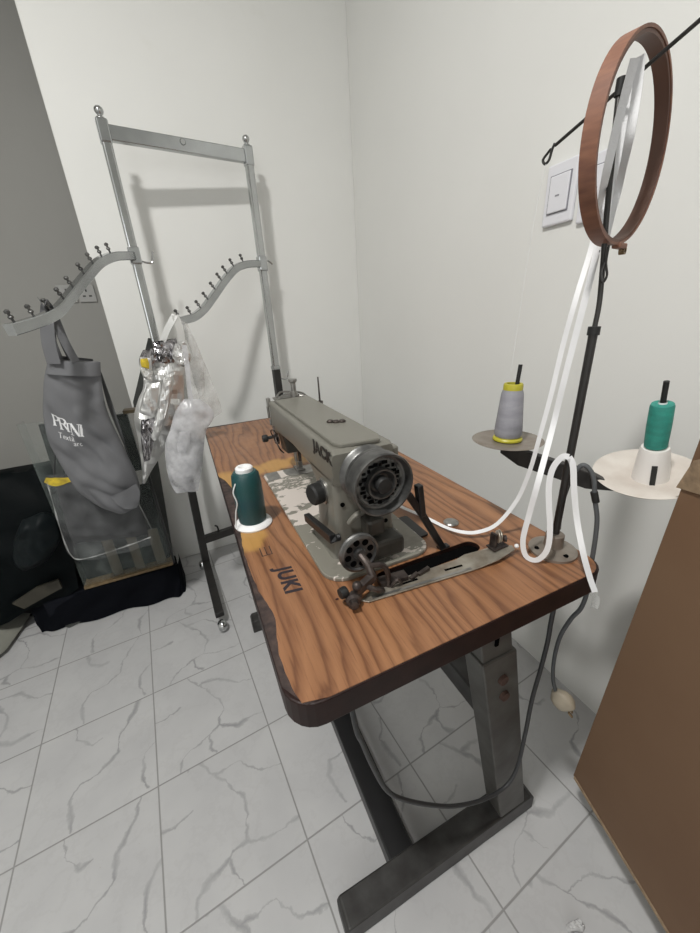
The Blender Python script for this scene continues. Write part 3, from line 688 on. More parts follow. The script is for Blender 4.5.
MB().cyl(T1, T1+V((.010, 0, .120)), .0030, n=12).build('spindle', M['blackm'], ts, smooth=.6)
MB().cyl(TS, TE, .0031, n=12).build('spindle', M['blackm'], ts, smooth=.6)

# grey cone on the left tray
gc = thing('thread_cone', 'grey cone of thread with yellow ends on the left spool tray', 'thread cone', T1+V((0, 0, .004)))
MB().lathe([(.020, 0), (.0225, .0005), (.0225, .003), (.021, .005), (.018, .006)], T1+V((0, 0, .003)), n=36).build('cone_base', M['yellow_cone'], gc, smooth=.6)
MB().lathe([(r*1.12, h*1.2) for r, h in [(.017, .005), (.0185, .008), (.0185, .016), (.0145, .062), (.0125, .068), (.010, .069)]], T1+V((0, 0, .003)), n=36).build('thread_winding', M['greythread'], gc, smooth=.6)
MB().lathe([(r*1.12, h*1.2) for r, h in [(.0085, .065), (.0128, .066), (.0128, .073), (.0118, .075), (.0090, .075), (.0085, .068)]], T1+V((0, 0, .003)), n=30).build('cone_tip', M['yellow_cone'], gc, smooth=.6)

# white adapter cone and turquoise tube on the right spindle
ax = (TE-TS).normalized(); base = TS-ax*.004
wa = thing('cone_adapter', 'white plastic cone adapter on the dirty white spool tray', 'cone adapter', base)
MB().lathe([(.020, 0), (.0225, .0), (.0165, .058), (.0150, .062), (.008, .062), (.019, .002)], base+V((0, 0, .001)), ax, 32).build('adapter_shell', M['cone_white'], wa, smooth=.6)
q0 = base+V((-.8, -.56, 0)).normalized()*.0215; MB().bar(q0+ax*.003, q0+ax*.040-V((-.8, -.56, 0))*.0035, .006, .003, up=(-.8, -.56, 0)).build('adapter_slot', M['blackm'], wa)
tb = thing('thread_spool', 'turquoise tube of thread on top of the white cone adapter', 'thread spool', base+ax*.063)
MB().lathe([(.006, .0), (.0100, .001), (.0125, .003), (.0130, .030), (.0125, .060), (.0115, .063), (.006, .0635)], base+ax*.062, ax, 30).build('thread_winding', M['teal_l'], tb, smooth=.6)
MB().lathe([(.0045, .0), (.0085, .0), (.0085, .002), (.0045, .066), (.0045, .0)], base+ax*.0618, ax, 24).build('paper_tube', M['plastic_w'], tb, smooth=.6)

# fine thread from the rod loop down to the grey cone
o = MB().tube(cr([(0.4123, 0.1466, 1.2798), (0.4092, 0.1512, 1.2293), (0.4069, 0.1546, 1.1445), (0.4056, 0.1565, 1.0737), (0.4048, 0.1576, 1.0359)], 5), .0004, 5).build('sewing_thread', M['thread'], smooth=.6)
tag(o, 'fine pale thread running from the rod loop down to the grey cone', 'thread')
o = MB().tube(cr([(0.4495, 0.0861, 1.1811), (0.4459, 0.0914, 1.1270), (0.4431, 0.0955, 1.0667), (0.4407, 0.0990, 0.9993)], 5), .0005, 5).build('sewing_thread', M['cable'], smooth=.6)
tag(o, 'thin dark thread hanging beside the white tape', 'thread')

# ------------------------------------------------------------------ wooden hoop hanging on the rod
HC = V((.4511, .0684, 1.2739)); hn = V((math.sin(-.224)*math.cos(.018), math.cos(-.224)*math.cos(.018), math.sin(.018)))
hp = thing('embroidery_hoop', 'brown wooden embroidery hoop hanging on the thread stand rod', 'embroidery hoop', HC)
_, hu, hv = basis(hn)
MB().lathe([(.0900, 0), (.0900, .0155), (.0872, .0155), (.0872, 0)], HC, hn, 72, closed=True).build('outer_ring', M['hoop'], hp, smooth=.6)
MB().lathe([(.0870, .001), (.0870, .0145), (.0840, .0145), (.0840, .001)], HC, hn, 72, closed=True).build('inner_ring', M['hoop_in'], hp, smooth=.6)
cl = V([(0.4198, 0.0402, 1.1771)][0]) if False else HC-V((0, 0, .0915))
side = hn.cross(V((0, 0, 1))).normalized()
if side.x < 0: side = -side
c0 = HC+side*.020+hn*.004-V((0, 0, .0905))
MB().box(c0+V((0, 0, .0005)), (.022, .010, .006), rz=math.atan2(side.y, side.x)).build('ring_end', M['hoop'], hp, bevel=.002)
mb = MB(); mb.lathe([(.0025, -.003), (.0042, -.003), (.0042, .003), (.0025, .003)], c0+side*.012-V((0, 0, .004)), hn, 20, closed=True); mb.cyl(c0+side*.004-V((0, 0, .004)), c0+side*.012-V((0, 0, .004)), .0015); mb.build('brass_clasp', M['brass'], hp, smooth=.6)

# ------------------------------------------------------------------ white elastic tape
N1 = V((-.80, -.58, .12))
tp = thing('elastic_tape', 'long white elastic tape looped over the thread stand rod and across the table', 'tape', (.44, .08, 1.33))
A = [(0.2964, 0.2992, 0.7770), (0.3012, 0.2779, 0.7770), (0.3150, 0.2353, 0.7770), (0.3250, 0.1904, 0.7770)]
B = [(0.3344, 0.1580, 0.7820), (0.3569, 0.1453, 0.7820)]
D = [(0.3852, 0.1337, 0.7950)]
E2 = [(0.4080, 0.1203, 0.8396), (0.4149, 0.1102, 0.8938), (0.4188, 0.1044, 0.9548), (0.4219, 0.0999, 1.0088), (0.4246, 0.0959, 1.0745), (0.4282, 0.0906, 1.1332)]+[(0.4612, 0.1055, 1.1897), (0.4628, 0.1032, 1.2552), (0.4649, 0.1002, 1.3175), (0.4677, 0.0960, 1.3504)]
MB().strip(cr(A+B+D+E2, 5), .0060, .0009, lambda t: V((-.25, -.3, .9)).lerp(N1, min(1, max(0, t*3-.6)))).build('tape_strand', M['ribbon'], tp, smooth=.5)
F = [(0.4626, 0.0912, 1.3506), (0.4623, 0.0915, 1.3220), (0.4612, 0.0932, 1.2662), (0.4599, 0.0950, 1.2086)]+[(0.4364, 0.0829, 1.1489), (0.4334, 0.0873, 1.0827), (0.4308, 0.0911, 1.0225), (0.4284, 0.0947, 0.9586)]+[(0.3778, 0.0645, 0.9114), (0.3745, 0.0694, 0.8476), (0.3729, 0.0718, 0.8044), (0.3769, 0.0659, 0.7781), (0.3854, 0.0534, 0.7760), (0.3912, 0.0448, 0.7971), (0.3908, 0.0454, 0.8307), (0.3872, 0.0508, 0.8691), (0.3849, 0.0542, 0.8989), (0.3856, 0.0531, 0.9241), (0.3901, 0.0465, 0.9409), (0.3944, 0.0402, 0.9420)]
MB().strip(cr(F, 5), lambda t: .0074, .0010, N1).build('tape_strand', M['ribbon'], tp, smooth=.5)
G = [(0.3993, 0.0434, 0.9400), (0.4028, 0.0382, 0.9284), (0.4064, 0.0330, 0.8948), (0.4121, 0.0246, 0.8515)]+[(0.4100, 0.0067, 0.8112), (0.4181, -0.0053, 0.7728), (0.4234, -0.0129, 0.7522)]
MB().strip(cr(G, 5), .0074, .0009, V((-.7, -.7, .1))).build('tape_strand', M['ribbon'], tp, smooth=.5)
K = [(0.4268, 0.0656, 1.3392), (0.4284, 0.0634, 1.3137), (0.4290, 0.0624, 1.2747)]+[(0.4643, 0.0875, 1.2462), (0.4630, 0.0895, 1.2176), (0.4618, 0.0912, 1.1841)]
MB().strip(cr(K, 5), .0085, .0010, V((-.9, -.3, .1))).build('tape_strand', M['ribbon'], tp, smooth=.5)
K = [(0.4224, 0.0672, 1.3378), (0.4210, 0.0692, 1.3137), (0.4194, 0.0716, 1.2810), (0.4184, 0.0731, 1.2480)]+[(0.4651, 0.1072, 1.2217)]
MB().strip(cr(K, 5), .0080, .0010, V((-.6, -.7, .1))).build('tape_strand', M['ribbon'], tp, smooth=.5)

# ------------------------------------------------------------------ cables
c1 = thing('power_cable', 'grey power cable looped over the spool arm with a beige plug dangling off the corner', 'cable', (.46, .02, .89))
P1 = [(0.4422, 0.0662, 0.7848), (0.4409, 0.0682, 0.8202), (0.4424, 0.0659, 0.8552), (0.4446, 0.0627, 0.8806), (0.4459, 0.0607, 0.9047), (0.4499, 0.0548, 0.9136), (0.4552, 0.0471, 0.9076), (0.4593, 0.0411, 0.8920), (0.4627, 0.0361, 0.8633), (0.4670, 0.0297, 0.8324), (0.4694, 0.0262, 0.7853), (0.4705, 0.0247, 0.7361), (0.4720, 0.0225, 0.7041), (0.4705, 0.0247, 0.6704), (0.4650, 0.0327, 0.6425), (0.4597, 0.0405, 0.5975), (0.4590, 0.0415, 0.5420), (0.4617, 0.0376, 0.4968), (0.4666, 0.0303, 0.4683)]
MB().tube(cr(P1[4:], 6), .0033, 10).build('cord', M['cable'], c1, smooth=.8)
MB().tube(cr([V(q)+V((.03, .02, 0)) for q in P1[:4]]+[P1[4]], 6), .003, 10).build('cord', M['cable_dk'], c1, smooth=.8)
MB().cyl([(0.4609, 0.0388, 0.8754)][0], [(0.4636, 0.0347, 0.8605)][0], .0048, n=14).build('cord_joint', M['blackm'], c1, smooth=.6)
pa, pb = V(P1[-1]), V([(0.4869, 0.0005, 0.4288)][0])
ax2 = (pb-pa).normalized(); 
_, pu, pw = basis(ax2); fw = V((-.8, -.56, 0)).normalized(); sdv = ax2.cross(fw).normalized()
def plug_ring(h, a, b): return [pa+ax2*h+sdv*a*math.copysign(abs(math.cos(t))**.6, math.cos(t))+fw*b*math.copysign(abs(math.sin(t))**.6, math.sin(t)) for t in [2*PI*k/20 for k in range(20)]]
MB().rings([plug_ring(-.004, .006, .005), plug_ring(.003, .012, .008), plug_ring(.008, .0165, .010), plug_ring(.018, .0185, .011), plug_ring(.028, .0175, .011), plug_ring(.034, .014, .009)]).build('plug_body', M['plug'], c1, smooth=.6)
mb = MB(); _, pu, pw = basis(ax2)
for s in (-1, 0, 1): mb.bar(pa+ax2*.036+pu*s*.009, pa+ax2*.046+pu*s*.009, .004, .003)
mb.build('plug_pins', M['brass'], c1)
MB().strip(cr([(0.4579, 0.0184, 0.7324), (0.4613, 0.0135, 0.7195), (0.4667, 0.0055, 0.7081), (0.4671, 0.0049, 0.6887)], 4), .010, .0008, N1).build('tape_flag', M['clear'], c1)
P2 = [(0.4198, 0.0360, 0.6545), (0.4216, 0.0360, 0.6146), (0.4182, 0.0360, 0.5515), (0.4113, 0.0360, 0.4752), (0.4113, 0.0360, 0.3776), (0.4070, 0.0360, 0.2784), (0.3812, 0.0360, 0.2371), (0.3206, 0.0360, 0.2488), (0.2526, 0.0360, 0.2939), (0.1959, 0.0360, 0.3518), (0.1405, 0.0360, 0.4217), (0.1128, 0.0360, 0.4737), (0.0922, 0.0360, 0.5494), (0.0796, 0.0360, 0.6093), (0.0728, 0.0360, 0.6426)]
P2 = [V((P2[0][0], .036, .74))]+[V(q) for q in P2]
o = MB().tube(cr(P2+[V((P2[-1].x-.004, .05, .731))], 6), .0036, 10).build('motor_cable', M['cable_dk'], smooth=.8)
tag(o, 'dark grey cable sagging under the near end of the table', 'cable')

# ------------------------------------------------------------------ garment rack
RL, RR = V((-.108, 1.404, 0)), V((.357, 1.475, 0))
rk = thing('garment_rack', 'chrome two-post garment display rack with drooping pegged arms and black base', 'clothes rack', (.12, 1.44, 0))
rdir = (RR-RL).normalized(); rn = V((rdir.y, -rdir.x, 0))
rz = math.atan2(rdir.y, rdir.x)
ZT = 1.735
for P, zt, zs in ((RL, ZT, .58), (RR, ZT, .925)):
    MB().bar(P+V((0, 0, zs)), P+V((0, 0, zt)), .029, .029, up=tuple(rn)).build('post', M['chrome'], rk, bevel=.006, seg=3)
    MB().bar(P+V((-.018 if P is RL else 0, 0, .055)), P+V((0, 0, zs)), .032, .032, up=tuple(rn)).build('lower_post', M['rack_black'], rk, bevel=.003)
    MB().bar(P+V((0, 0, zs-.006)), P+V((0, 0, zs+.012)), .036, .036, up=tuple(rn)).build('post_collar', M['chrome'], rk, bevel=.004)
    MB().bar(P+V((0, 0, zt-.055)), P+V((0, 0, zt+.008)), .034, .034, up=tuple(rn)).build('corner_sleeve', M['chrome_arm'], rk, bevel=.005)
    MB().lathe([(.012, 0), (.012, .004), (.006, .006), (.006, .009), (.010, .012), (.0135, .019), (.0125, .026), (.008, .031), (0, .033)], P+V((0, 0, zt+.008)), n=20).build('ball_finial', M['chrome'], rk, smooth=3.2)
MB().bar(RL+V((0, 0, ZT-.025))+rdir*.01, RR+V((0, 0, ZT-.025))-rdir*.01, .022, .042).build('top_bar', M['chrome_arm'], rk, bevel=.003)
MB().cyl(RL.lerp(RR, .5)+V((0, 0, ZT-.018))+rn*.011, RL.lerp(RR, .5)+V((0, 0, ZT-.018))+rn*.014, .010, .008, 16).build('cap_screw', M['chrome'], rk, smooth=.6)
fdv = V((.06, -1, 0)).normalized()
for P, rx in ((RL+V((-.018, 0, 0)), 0), (RR, 0)):
    for s, e in ((-1, .40),):
        MB().bar(P+V((0, 0, .058))-fdv*.045, P+V((0, 0, .058))+fdv*e, .034, .026).build('foot_bar', M['rack_black'], rk, bevel=.003)
    for q in (-.035, .425):
        c = P+fdv*q+V((0, 0, .025))-rdir*(.0 if q > 0 else .018)
        w = MB(); w.lathe([(0, -.017), (.015, -.016), (.022, -.010), (.025, 0), (.022, .010), (.015, .016), (0, .017)], c, tuple(rdir), 24); cs = w.build('caster', M['chrome'], rk, smooth=.6)
        MB().lathe([(0, .0), (.012, .0), (.010, .004), (0, .005)], c-rdir*.012, tuple(-rdir), 16).build('caster_hub', M['chrome'], cs, smooth=.6)
MB().bar(RL+V((-.014, 0, .18)), RR+V((0, 0, .18)), .028, .036).build('cross_bar', M['rack_black'], rk, bevel=.003)
MB().tube(cr([RL+rdir*.07+V((0, 0, .19)), RL+rdir*.068+V((0, 0, .225)), RL+rdir*.058+V((0, 0, .235))], 4), .004, 8).build('base_hook', M['rack_black'], rk, smooth=.6)
armsL = [(-0.1070, 1.4062, 1.3670), (-0.1423, 1.3305, 1.3556), (-0.1675, 1.2765, 1.3447), (-0.1999, 1.2068, 1.3184), (-0.2336, 1.1346, 1.2733), (-0.2720, 1.0522, 1.2168), (-0.2955, 1.0019, 1.1835), (-0.3175, 0.9547, 1.1643), (-0.3444, 0.8969, 1.1493), (-0.3655, 0.8519, 1.1399)]
armsR = [(0.3614, 1.4781, 1.3509), (0.3079, 1.4406, 1.3460), (0.2705, 1.4144, 1.3391), (0.2285, 1.3850, 1.3217), (0.1796, 1.3508, 1.2808), (0.1211, 1.3098, 1.2214), (0.0796, 1.2808, 1.1812), (0.0390, 1.2523, 1.1557), (0.0036, 1.2276, 1.1472), (-0.0239, 1.2083, 1.1389)]
for P, path, pg, N in ((RL, armsL, [(105,247),(92,251),(80,260),(70,270),(61,283),(52,296),(40,306),(25,313),(9,319)], 9), (RR, armsR, [], 9)):
    cu = cr(path, 6); hd = V((path[-1][0]-path[0][0], path[-1][1]-path[0][1], 0)).normalized(); sd = V((hd.y, -hd.x, 0))
    R_ = []
    for i, q in enumerate(cu):
        tt = (cu[min(i+1, len(cu)-1)]-cu[max(i-1, 0)]).normalized(); n_ = sd.cross(tt).normalized()
        if n_.z < 0: n_ = -n_
        R_.append([q+sd*a*.011+n_*b*.0128 for a, b in ((-1, -.85), (-.8, -1), (.8, -1), (1, -.85), (1, .85), (.8, 1), (-.8, 1), (-1, .85))])
    MB().rings(R_).build('pegged_arm', M['chrome_arm'], rk, smooth=.5)
    MB().bar((P.x, P.y, path[0][2]-.028), (P.x, P.y, path[0][2]+.028), .036, .036, up=tuple(rn)).build('arm_bracket', M['chrome_arm'], rk, bevel=.005)
    # pegs spread along the arm
    L_ = [0]
    for i in range(1, len(cu)): L_.append(L_[-1]+(cu[i]-cu[i-1]).length)
    for k in range(N):
        s_ = L_[-1]*(.22+.75*k/(N-1)); i = max(j for j in range(len(L_)) if L_[j] <= s_+1e-9); i = min(i, len(cu)-2)
        tt = (cu[i+1]-cu[i]).normalized(); n_ = sd.cross(tt).normalized()
        if n_.z < 0: n_ = -n_
        q = cu[i]+n_*.0122
        n_ = (n_+V((0, 0, .5))+hd*.45).normalized()
        MB().lathe([(.0026, 0), (.0026, .007), (.0055, .009), (.0058, .013), (.0030, .016), (.0030, .019), (.0060, .021), (.0056, .026), (0, .029)], q, tuple(n_), 10).build('peg', M['wheel'], rk, smooth=.7)
for P, z, r in ((RL, 1.352, M['chrome']), (RR, 1.362, M['chrome']), (RR, .878, M['chrome'])):
    a = P+V((0, 0, z)); MB().tube(cr([a+rdir*.014, a+rdir*.035-V((0, 0, .006)), a+rdir*.052-V((0, 0, .004)), a+rdir*.058+V((0, 0, .016)), a+rdir*.062+V((0, 0, .03))], 5) if P is RL or z < 1 else cr([a+rdir*.014, a+rdir*.03, a+rdir*.045-V((0, 0, .012))], 4), .0032, 8).build('side_hook', r, rk, smooth=.6)

# ------------------------------------------------------------------ tote bag on the left arm
FR = V((-.15, -.985, 0)).normalized()
ytote = 1.055
tote = thing('tote_bag', 'grey non-woven tote bag with white print hanging on the left rack arm', 'tote bag', (-0.3745, 1.0550, 0.8282))
Lt = [(-0.3707, 1.0550, 1.0585), (-0.3935, 1.0550, 1.0146), (-0.4100, 1.0550, 0.9690), (-0.4273, 1.0550, 0.9137), (-0.4381, 1.0550, 0.8401), (-0.4336, 1.0550, 0.7823), (-0.4271, 1.0550, 0.7282), (-0.4128, 1.0550, 0.6698), (-0.3921, 1.0550, 0.6288), (-0.3633, 1.0550, 0.5915), (-0.3323, 1.0550, 0.5676)]
Rt = [(-0.2508, 1.0550, 1.0414), (-0.2582, 1.0550, 1.0049), (-0.2658, 1.0550, 0.9588), (-0.2700, 1.0550, 0.9046), (-0.2659, 1.0550, 0.8502), (-0.2581, 1.0550, 0.7963), (-0.2508, 1.0550, 0.7368), (-0.2443, 1.0550, 0.6821), (-0.2462, 1.0550, 0.6386), (-0.2550, 1.0550, 0.6033), (-0.2686, 1.0550, 0.5726)]
puff(Lt, Rt, FR, .075, nu=30, nv=54, amp=.013, fr=10, seed=2, sharp=.5, facet=True, taper=lambda t: min(1, .40+1.2*t, 3*(1-t)+.45)*(1+.12*math.sin(t*21))).build('bag_body', M['tote'], tote, smooth=1.0)
Lc = [(-0.3683, 1.0530, 1.0611), (-0.3855, 1.0530, 1.0276)]; Rc = [(-0.2484, 1.0530, 1.0441), (-0.2579, 1.0530, 1.0051)]
puff(Lc, Rc, FR, .058, nu=20, nv=8, amp=.003, fr=9, seed=2, sharp=.5, taper=lambda t: .75+.25*t).build('top_hem', M['tote'], tote, smooth=1.0)
Lb = [(-0.3666, 1.0850, 1.0023), (-0.3491, 1.0850, 1.0118), (-0.3195, 1.0850, 1.0114)]; Rb = [(-0.2799, 1.0850, 0.9803), (-0.2767, 1.0850, 0.9918), (-0.2844, 1.0850, 1.0104)]
sheet([(-0.3670, 1.0950, 1.0718), (-0.3836, 1.0950, 1.0174)], [(-0.2719, 1.0950, 1.0518), (-0.2795, 1.0950, 0.9969)], FR, .004, 14, 5).build('back_panel', M['tote_dk'], tote, smooth=1.0)
HT = V([(-0.3120, 0.9665, 1.1851)][0])
h1 = [(-0.3438, 1.0300, 1.1819), (-0.3552, 1.0300, 1.1384), (-0.3638, 1.0300, 1.0754), (-0.3706, 1.0300, 1.0094)]; h2 = [(-0.3162, 1.0250, 1.1974), (-0.3179, 1.0250, 1.1486), (-0.3324, 1.0250, 1.0860), (-0.3515, 1.0250, 1.0078)]
wf = lambda t: .034-.006*t
MB().strip(cr([HT+V((-.004, -.016, .014))]+[(-0.3277, 1.0250, 1.1810), (-0.3381, 1.0250, 1.1473), (-0.3483, 1.0250, 1.1002), (-0.3521, 1.0250, 1.0510)], 5), lambda t: .026+.010*min(1, t*4), .0012, V((-.35, -.95, .05))).build('handle', M['tote'], tote, smooth=.6)
MB().strip(cr([HT+V((.004, -.012, .014))]+[(-0.3174, 1.0300, 1.1831), (-0.3154, 1.0300, 1.1535), (-0.3119, 1.0300, 1.1049), (-0.3022, 1.0300, 1.0511)], 5), .020, .0012, V((.35, -.9, 0))).build('handle', M['tote'], tote, smooth=.6)
MB().strip(cr([(-0.3454, 1.0850, 1.1788), (-0.3506, 1.0850, 1.1327), (-0.3519, 1.0850, 1.0901), (-0.3494, 1.0850, 1.0514)], 5), .018, .0012, V((.2, -.9, 0))).build('handle', M['tote_dk'], tote, smooth=.6)
MB().strip(cr([(-0.3328, 1.0950, 1.1682), (-0.3315, 1.0950, 1.1260), (-0.3286, 1.0950, 1.0878), (-0.3232, 1.0950, 1.0481)], 5), .018, .0012, V((.5, -.8, 0))).build('handle', M['tote_dk'], tote, smooth=.6)
sheet([(-0.2613, 1.0850, 1.0196), (-0.2679, 1.0850, 0.9667), (-0.2694, 1.0850, 0.8922), (-0.2618, 1.0850, 0.8055)], [(-0.2594, 1.0850, 1.0076), (-0.2564, 1.0850, 0.9407), (-0.2555, 1.0850, 0.8511), (-0.2537, 1.0850, 0.7131)], FR, .004, 14, 6, nu=6).build('side_gusset', M['tote_dk'], tote, smooth=1.0)
sheet([(-0.3271, 1.0120, 0.6416), (-0.3169, 1.0120, 0.6173), (-0.3012, 1.0120, 0.5910)], [(-0.2488, 1.0200, 0.6645), (-0.2464, 1.0200, 0.6277), (-0.2668, 1.0200, 0.5812)], FR, .006, 30, 7, nu=8, nv=8, bow=.006).build('bottom_fold', M['tote'], tote, smooth=.8)

# print: serif letters laid onto the cloth of the bag
from mathutils.bvhtree import BVHTree
bpy.context.view_layer.update()
bag = [o for o in tote.children if o.name.startswith('bag_body')][0]
bvh = BVHTree.FromPolygons([v.co+V(tote.location) for v in bag.data.vertices], [list(p.vertices) for p in bag.data.polygons])
SER = {
 'P': ([((.12, 0), (.12, 1), .16), ((.12, .95), (.45, .95), .08), ((.45, .95), (.58, .75), .14), ((.58, .75), (.45, .5), .14), ((.45, .5), (.12, .5), .08), ((-.02, .02), (.28, .02), .06), ((-.02, .98), (.15, .98), .06)], .66),
 'R': ([((.12, 0), (.12, 1), .16), ((.12, .95), (.45, .95), .08), ((.45, .95), (.58, .75), .14), ((.58, .75), (.45, .52), .14), ((.45, .52), (.12, .52), .08), ((.36, .52), (.70, .03), .15), ((-.02, .02), (.28, .02), .06), ((.60, .02), (.82, .02), .06), ((-.02, .98), (.15, .98), .06)], .80),
 'I': ([((.12, 0), (.12, 1), .16), ((-.02, .02), (.26, .02), .06), ((-.02, .98), (.26, .98), .06)], .32),
 'N': ([((.12, 0), (.12, 1), .06), ((.12, 1), (.66, 0), .17), ((.66, 0), (.66, 1), .06), ((-.02, .02), (.26, .02), .06), ((-.04, .98), (.16, .98), .06), ((.54, .98), (.80, .98), .06)], .84),
 'l': ([((.08, 0), (.08, 1), .12)], .22), 'i': ([((.08, 0), (.08, .6), .12), ((.08, .78), (.08, .9), .12)], .22),
 'T': ([((.3, 0), (.3, .95), .12), ((.0, .95), (.6, .95), .08)], .62),
 'e': ([((.1, .32), (.45, .32), .08), ((.45, .32), (.38, .58), .1), ((.38, .58), (.15, .55), .1), ((.15, .55), (.08, .2), .1), ((.08, .2), (.25, .02), .1), ((.25, .02), (.45, .1), .08)], .52),
 'x': ([((.0, .0), (.4, .6), .1), ((.0, .6), (.4, .0), .12)], .48),
 't': ([((.15, .05), (.15, .85), .1), ((.0, .58), (.32, .58), .08), ((.15, .05), (.3, .03), .08)], .38),
 's': ([((.36, .52), (.1, .5), .1), ((.1, .5), (.34, .2), .1), ((.34, .2), (.05, .06), .1)], .44),
 'a': ([((.08, .52), (.34, .55), .1), ((.36, .55), (.36, .0), .1), ((.36, .3), (.08, .2), .1), ((.08, .2), (.15, .03), .1), ((.15, .03), (.36, .1), .1)], .48),
 'r': ([((.08, 0), (.08, .6), .1), ((.08, .4), (.32, .58), .1)], .36),
 'c': ([((.38, .5), (.15, .56), .1), ((.15, .56), (.05, .3), .1), ((.05, .3), (.15, .04), .1), ((.15, .04), (.38, .1), .1)], .46)}
FRn = V((-.15, -.985, 0)).normalized()
def letters(word, origin, size, xd, yd=(.10, 0, 1)):
    mb = MB(); o = V(origin); xd = V(xd).normalized(); yd = V(yd).normalized()
    def put(p):
        hit = bvh.ray_cast(p+FRn*.15, -FRn)
        return (hit[0] if hit[0] else p)+FRn*.0007
    for ch in word:
        st, adv = SER[ch]
        for a, b, w in st:
            a, b = V((*a, 0)), V((*b, 0)); d = (b-a); n = V((-d.y, d.x, 0)).normalized()*w/2; K = 5
            g = [[mb.bm.verts.new(put(o+xd*q.x*size+yd*q.y*size)) for q in (a+d*k/K+n, a+d*k/K-n)] for k in range(K+1)]
            for k in range(K): mb.bm.faces.new((g[k][0], g[k][1], g[k+1][1], g[k+1][0]))
        o = o+xd*adv*size*1.05
    return mb
XL = (.93, .12, -.33)
for wd, q, sz in (('P', [(-0.4148, 1.0000, 0.8833)][0], .033), ('R', [(-0.4001, 1.0000, 0.8705)][0], .037), ('I', [(-0.3801, 1.0000, 0.8624)][0], .026), ('N', [(-0.3736, 1.0000, 0.8523)][0], .034), ('I', [(-0.3514, 1.0000, 0.8452)][0], .034)):
    letters(wd, q, sz, XL).build('printed_letter', M['print'], tote)
letters('Textil', [(-0.4096, 1.0000, 0.8470)][0], .0165, (.9, .1, -.42)).build('printed_word', M['print'], tote)
letters('arc', [(-0.3792, 1.0000, 0.8169)][0], .0165, (.97, .0, -.22)).build('printed_word', M['print'], tote)

# clear film bag with black clothes hanging behind the tote
cb = thing('garment_bag', 'clear plastic bag of folded charcoal clothes with yellow label behind the tote', 'plastic bag', (-0.4166, 1.1700, 0.5020))
L1 = [(-0.4921, 1.1700, 0.6856), (-0.5047, 1.1700, 0.6256), (-0.5098, 1.1700, 0.5616), (-0.5162, 1.1700, 0.4913), (-0.5156, 1.1700, 0.4328)]; R1 = [(-0.2854, 1.1700, 0.6676), (-0.2863, 1.1700, 0.5888), (-0.2853, 1.1700, 0.5142), (-0.2823, 1.1700, 0.4444), (-0.2860, 1.1700, 0.4011)]
puff(L1, R1, FR, .07, nu=26, nv=34, amp=.010, fr=13, seed=5).build('folded_clothes', M['garment_g'], cb, smooth=1.2)
L2 = [(-0.4957, 1.1250, 0.7178), (-0.5057, 1.1250, 0.6420), (-0.5130, 1.1250, 0.5734), (-0.5191, 1.1250, 0.4974), (-0.5226, 1.1250, 0.4378), (-0.5126, 1.1250, 0.3923)]; R2 = [(-0.2794, 1.1250, 0.6975), (-0.2764, 1.1250, 0.6132), (-0.2743, 1.1250, 0.5328), (-0.2670, 1.1250, 0.4553), (-0.2643, 1.1250, 0.4110), (-0.2762, 1.1250, 0.3751)]
sheet(L2, R2, FR, .022, 16, 8, nu=28, nv=34, bow=.022).build('film', M['film_dark'], cb, smooth=1.2)
MB().strip(cr([(-0.4979, 1.1000, 0.7072), (-0.4757, 1.1000, 0.6949), (-0.4416, 1.1000, 0.6937), (-0.4270, 1.1000, 0.6972)], 5), lambda t: .022-.006*math.cos(t*9), .001, V((0, -1, .1))).build('yellow_label', M['yellow'], cb, smooth=.6)
mb = MB(); mb.tube(cr([(-0.4951, 1.1000, 0.6996), (-0.5017, 1.1000, 0.6269), (-0.5097, 1.1000, 0.5473), (-0.5141, 1.1000, 0.4585), (-0.5027, 1.1000, 0.4095), (-0.4578, 1.1000, 0.4017), (-0.3960, 1.1000, 0.4054), (-0.3212, 1.1000, 0.4140), (-0.2671, 1.1000, 0.4220)], 6), lambda t: .0016+.0008*math.sin(t*40), 7); mb.build('film_seam', M['clear'], cb, smooth=.8)
mb = MB(); mb.tube(cr([(-0.3047, 1.1200, 0.6901), (-0.2850, 1.1200, 0.6019), (-0.2711, 1.1200, 0.5179), (-0.2607, 1.1200, 0.4389)], 6), .0014, 6); mb.build('film_seam', M['clear'], cb, smooth=.8)
MB().tube(cr([V(q) for q in [(-0.3549, 1.1600, 1.1378), (-0.3904, 1.1600, 0.9960), (-0.4413, 1.1600, 0.8451), (-0.4939, 1.1600, 0.6899)]], 4), .0022, 6).build('hanging_cord', M['cable_dk'], cb, smooth=.6)

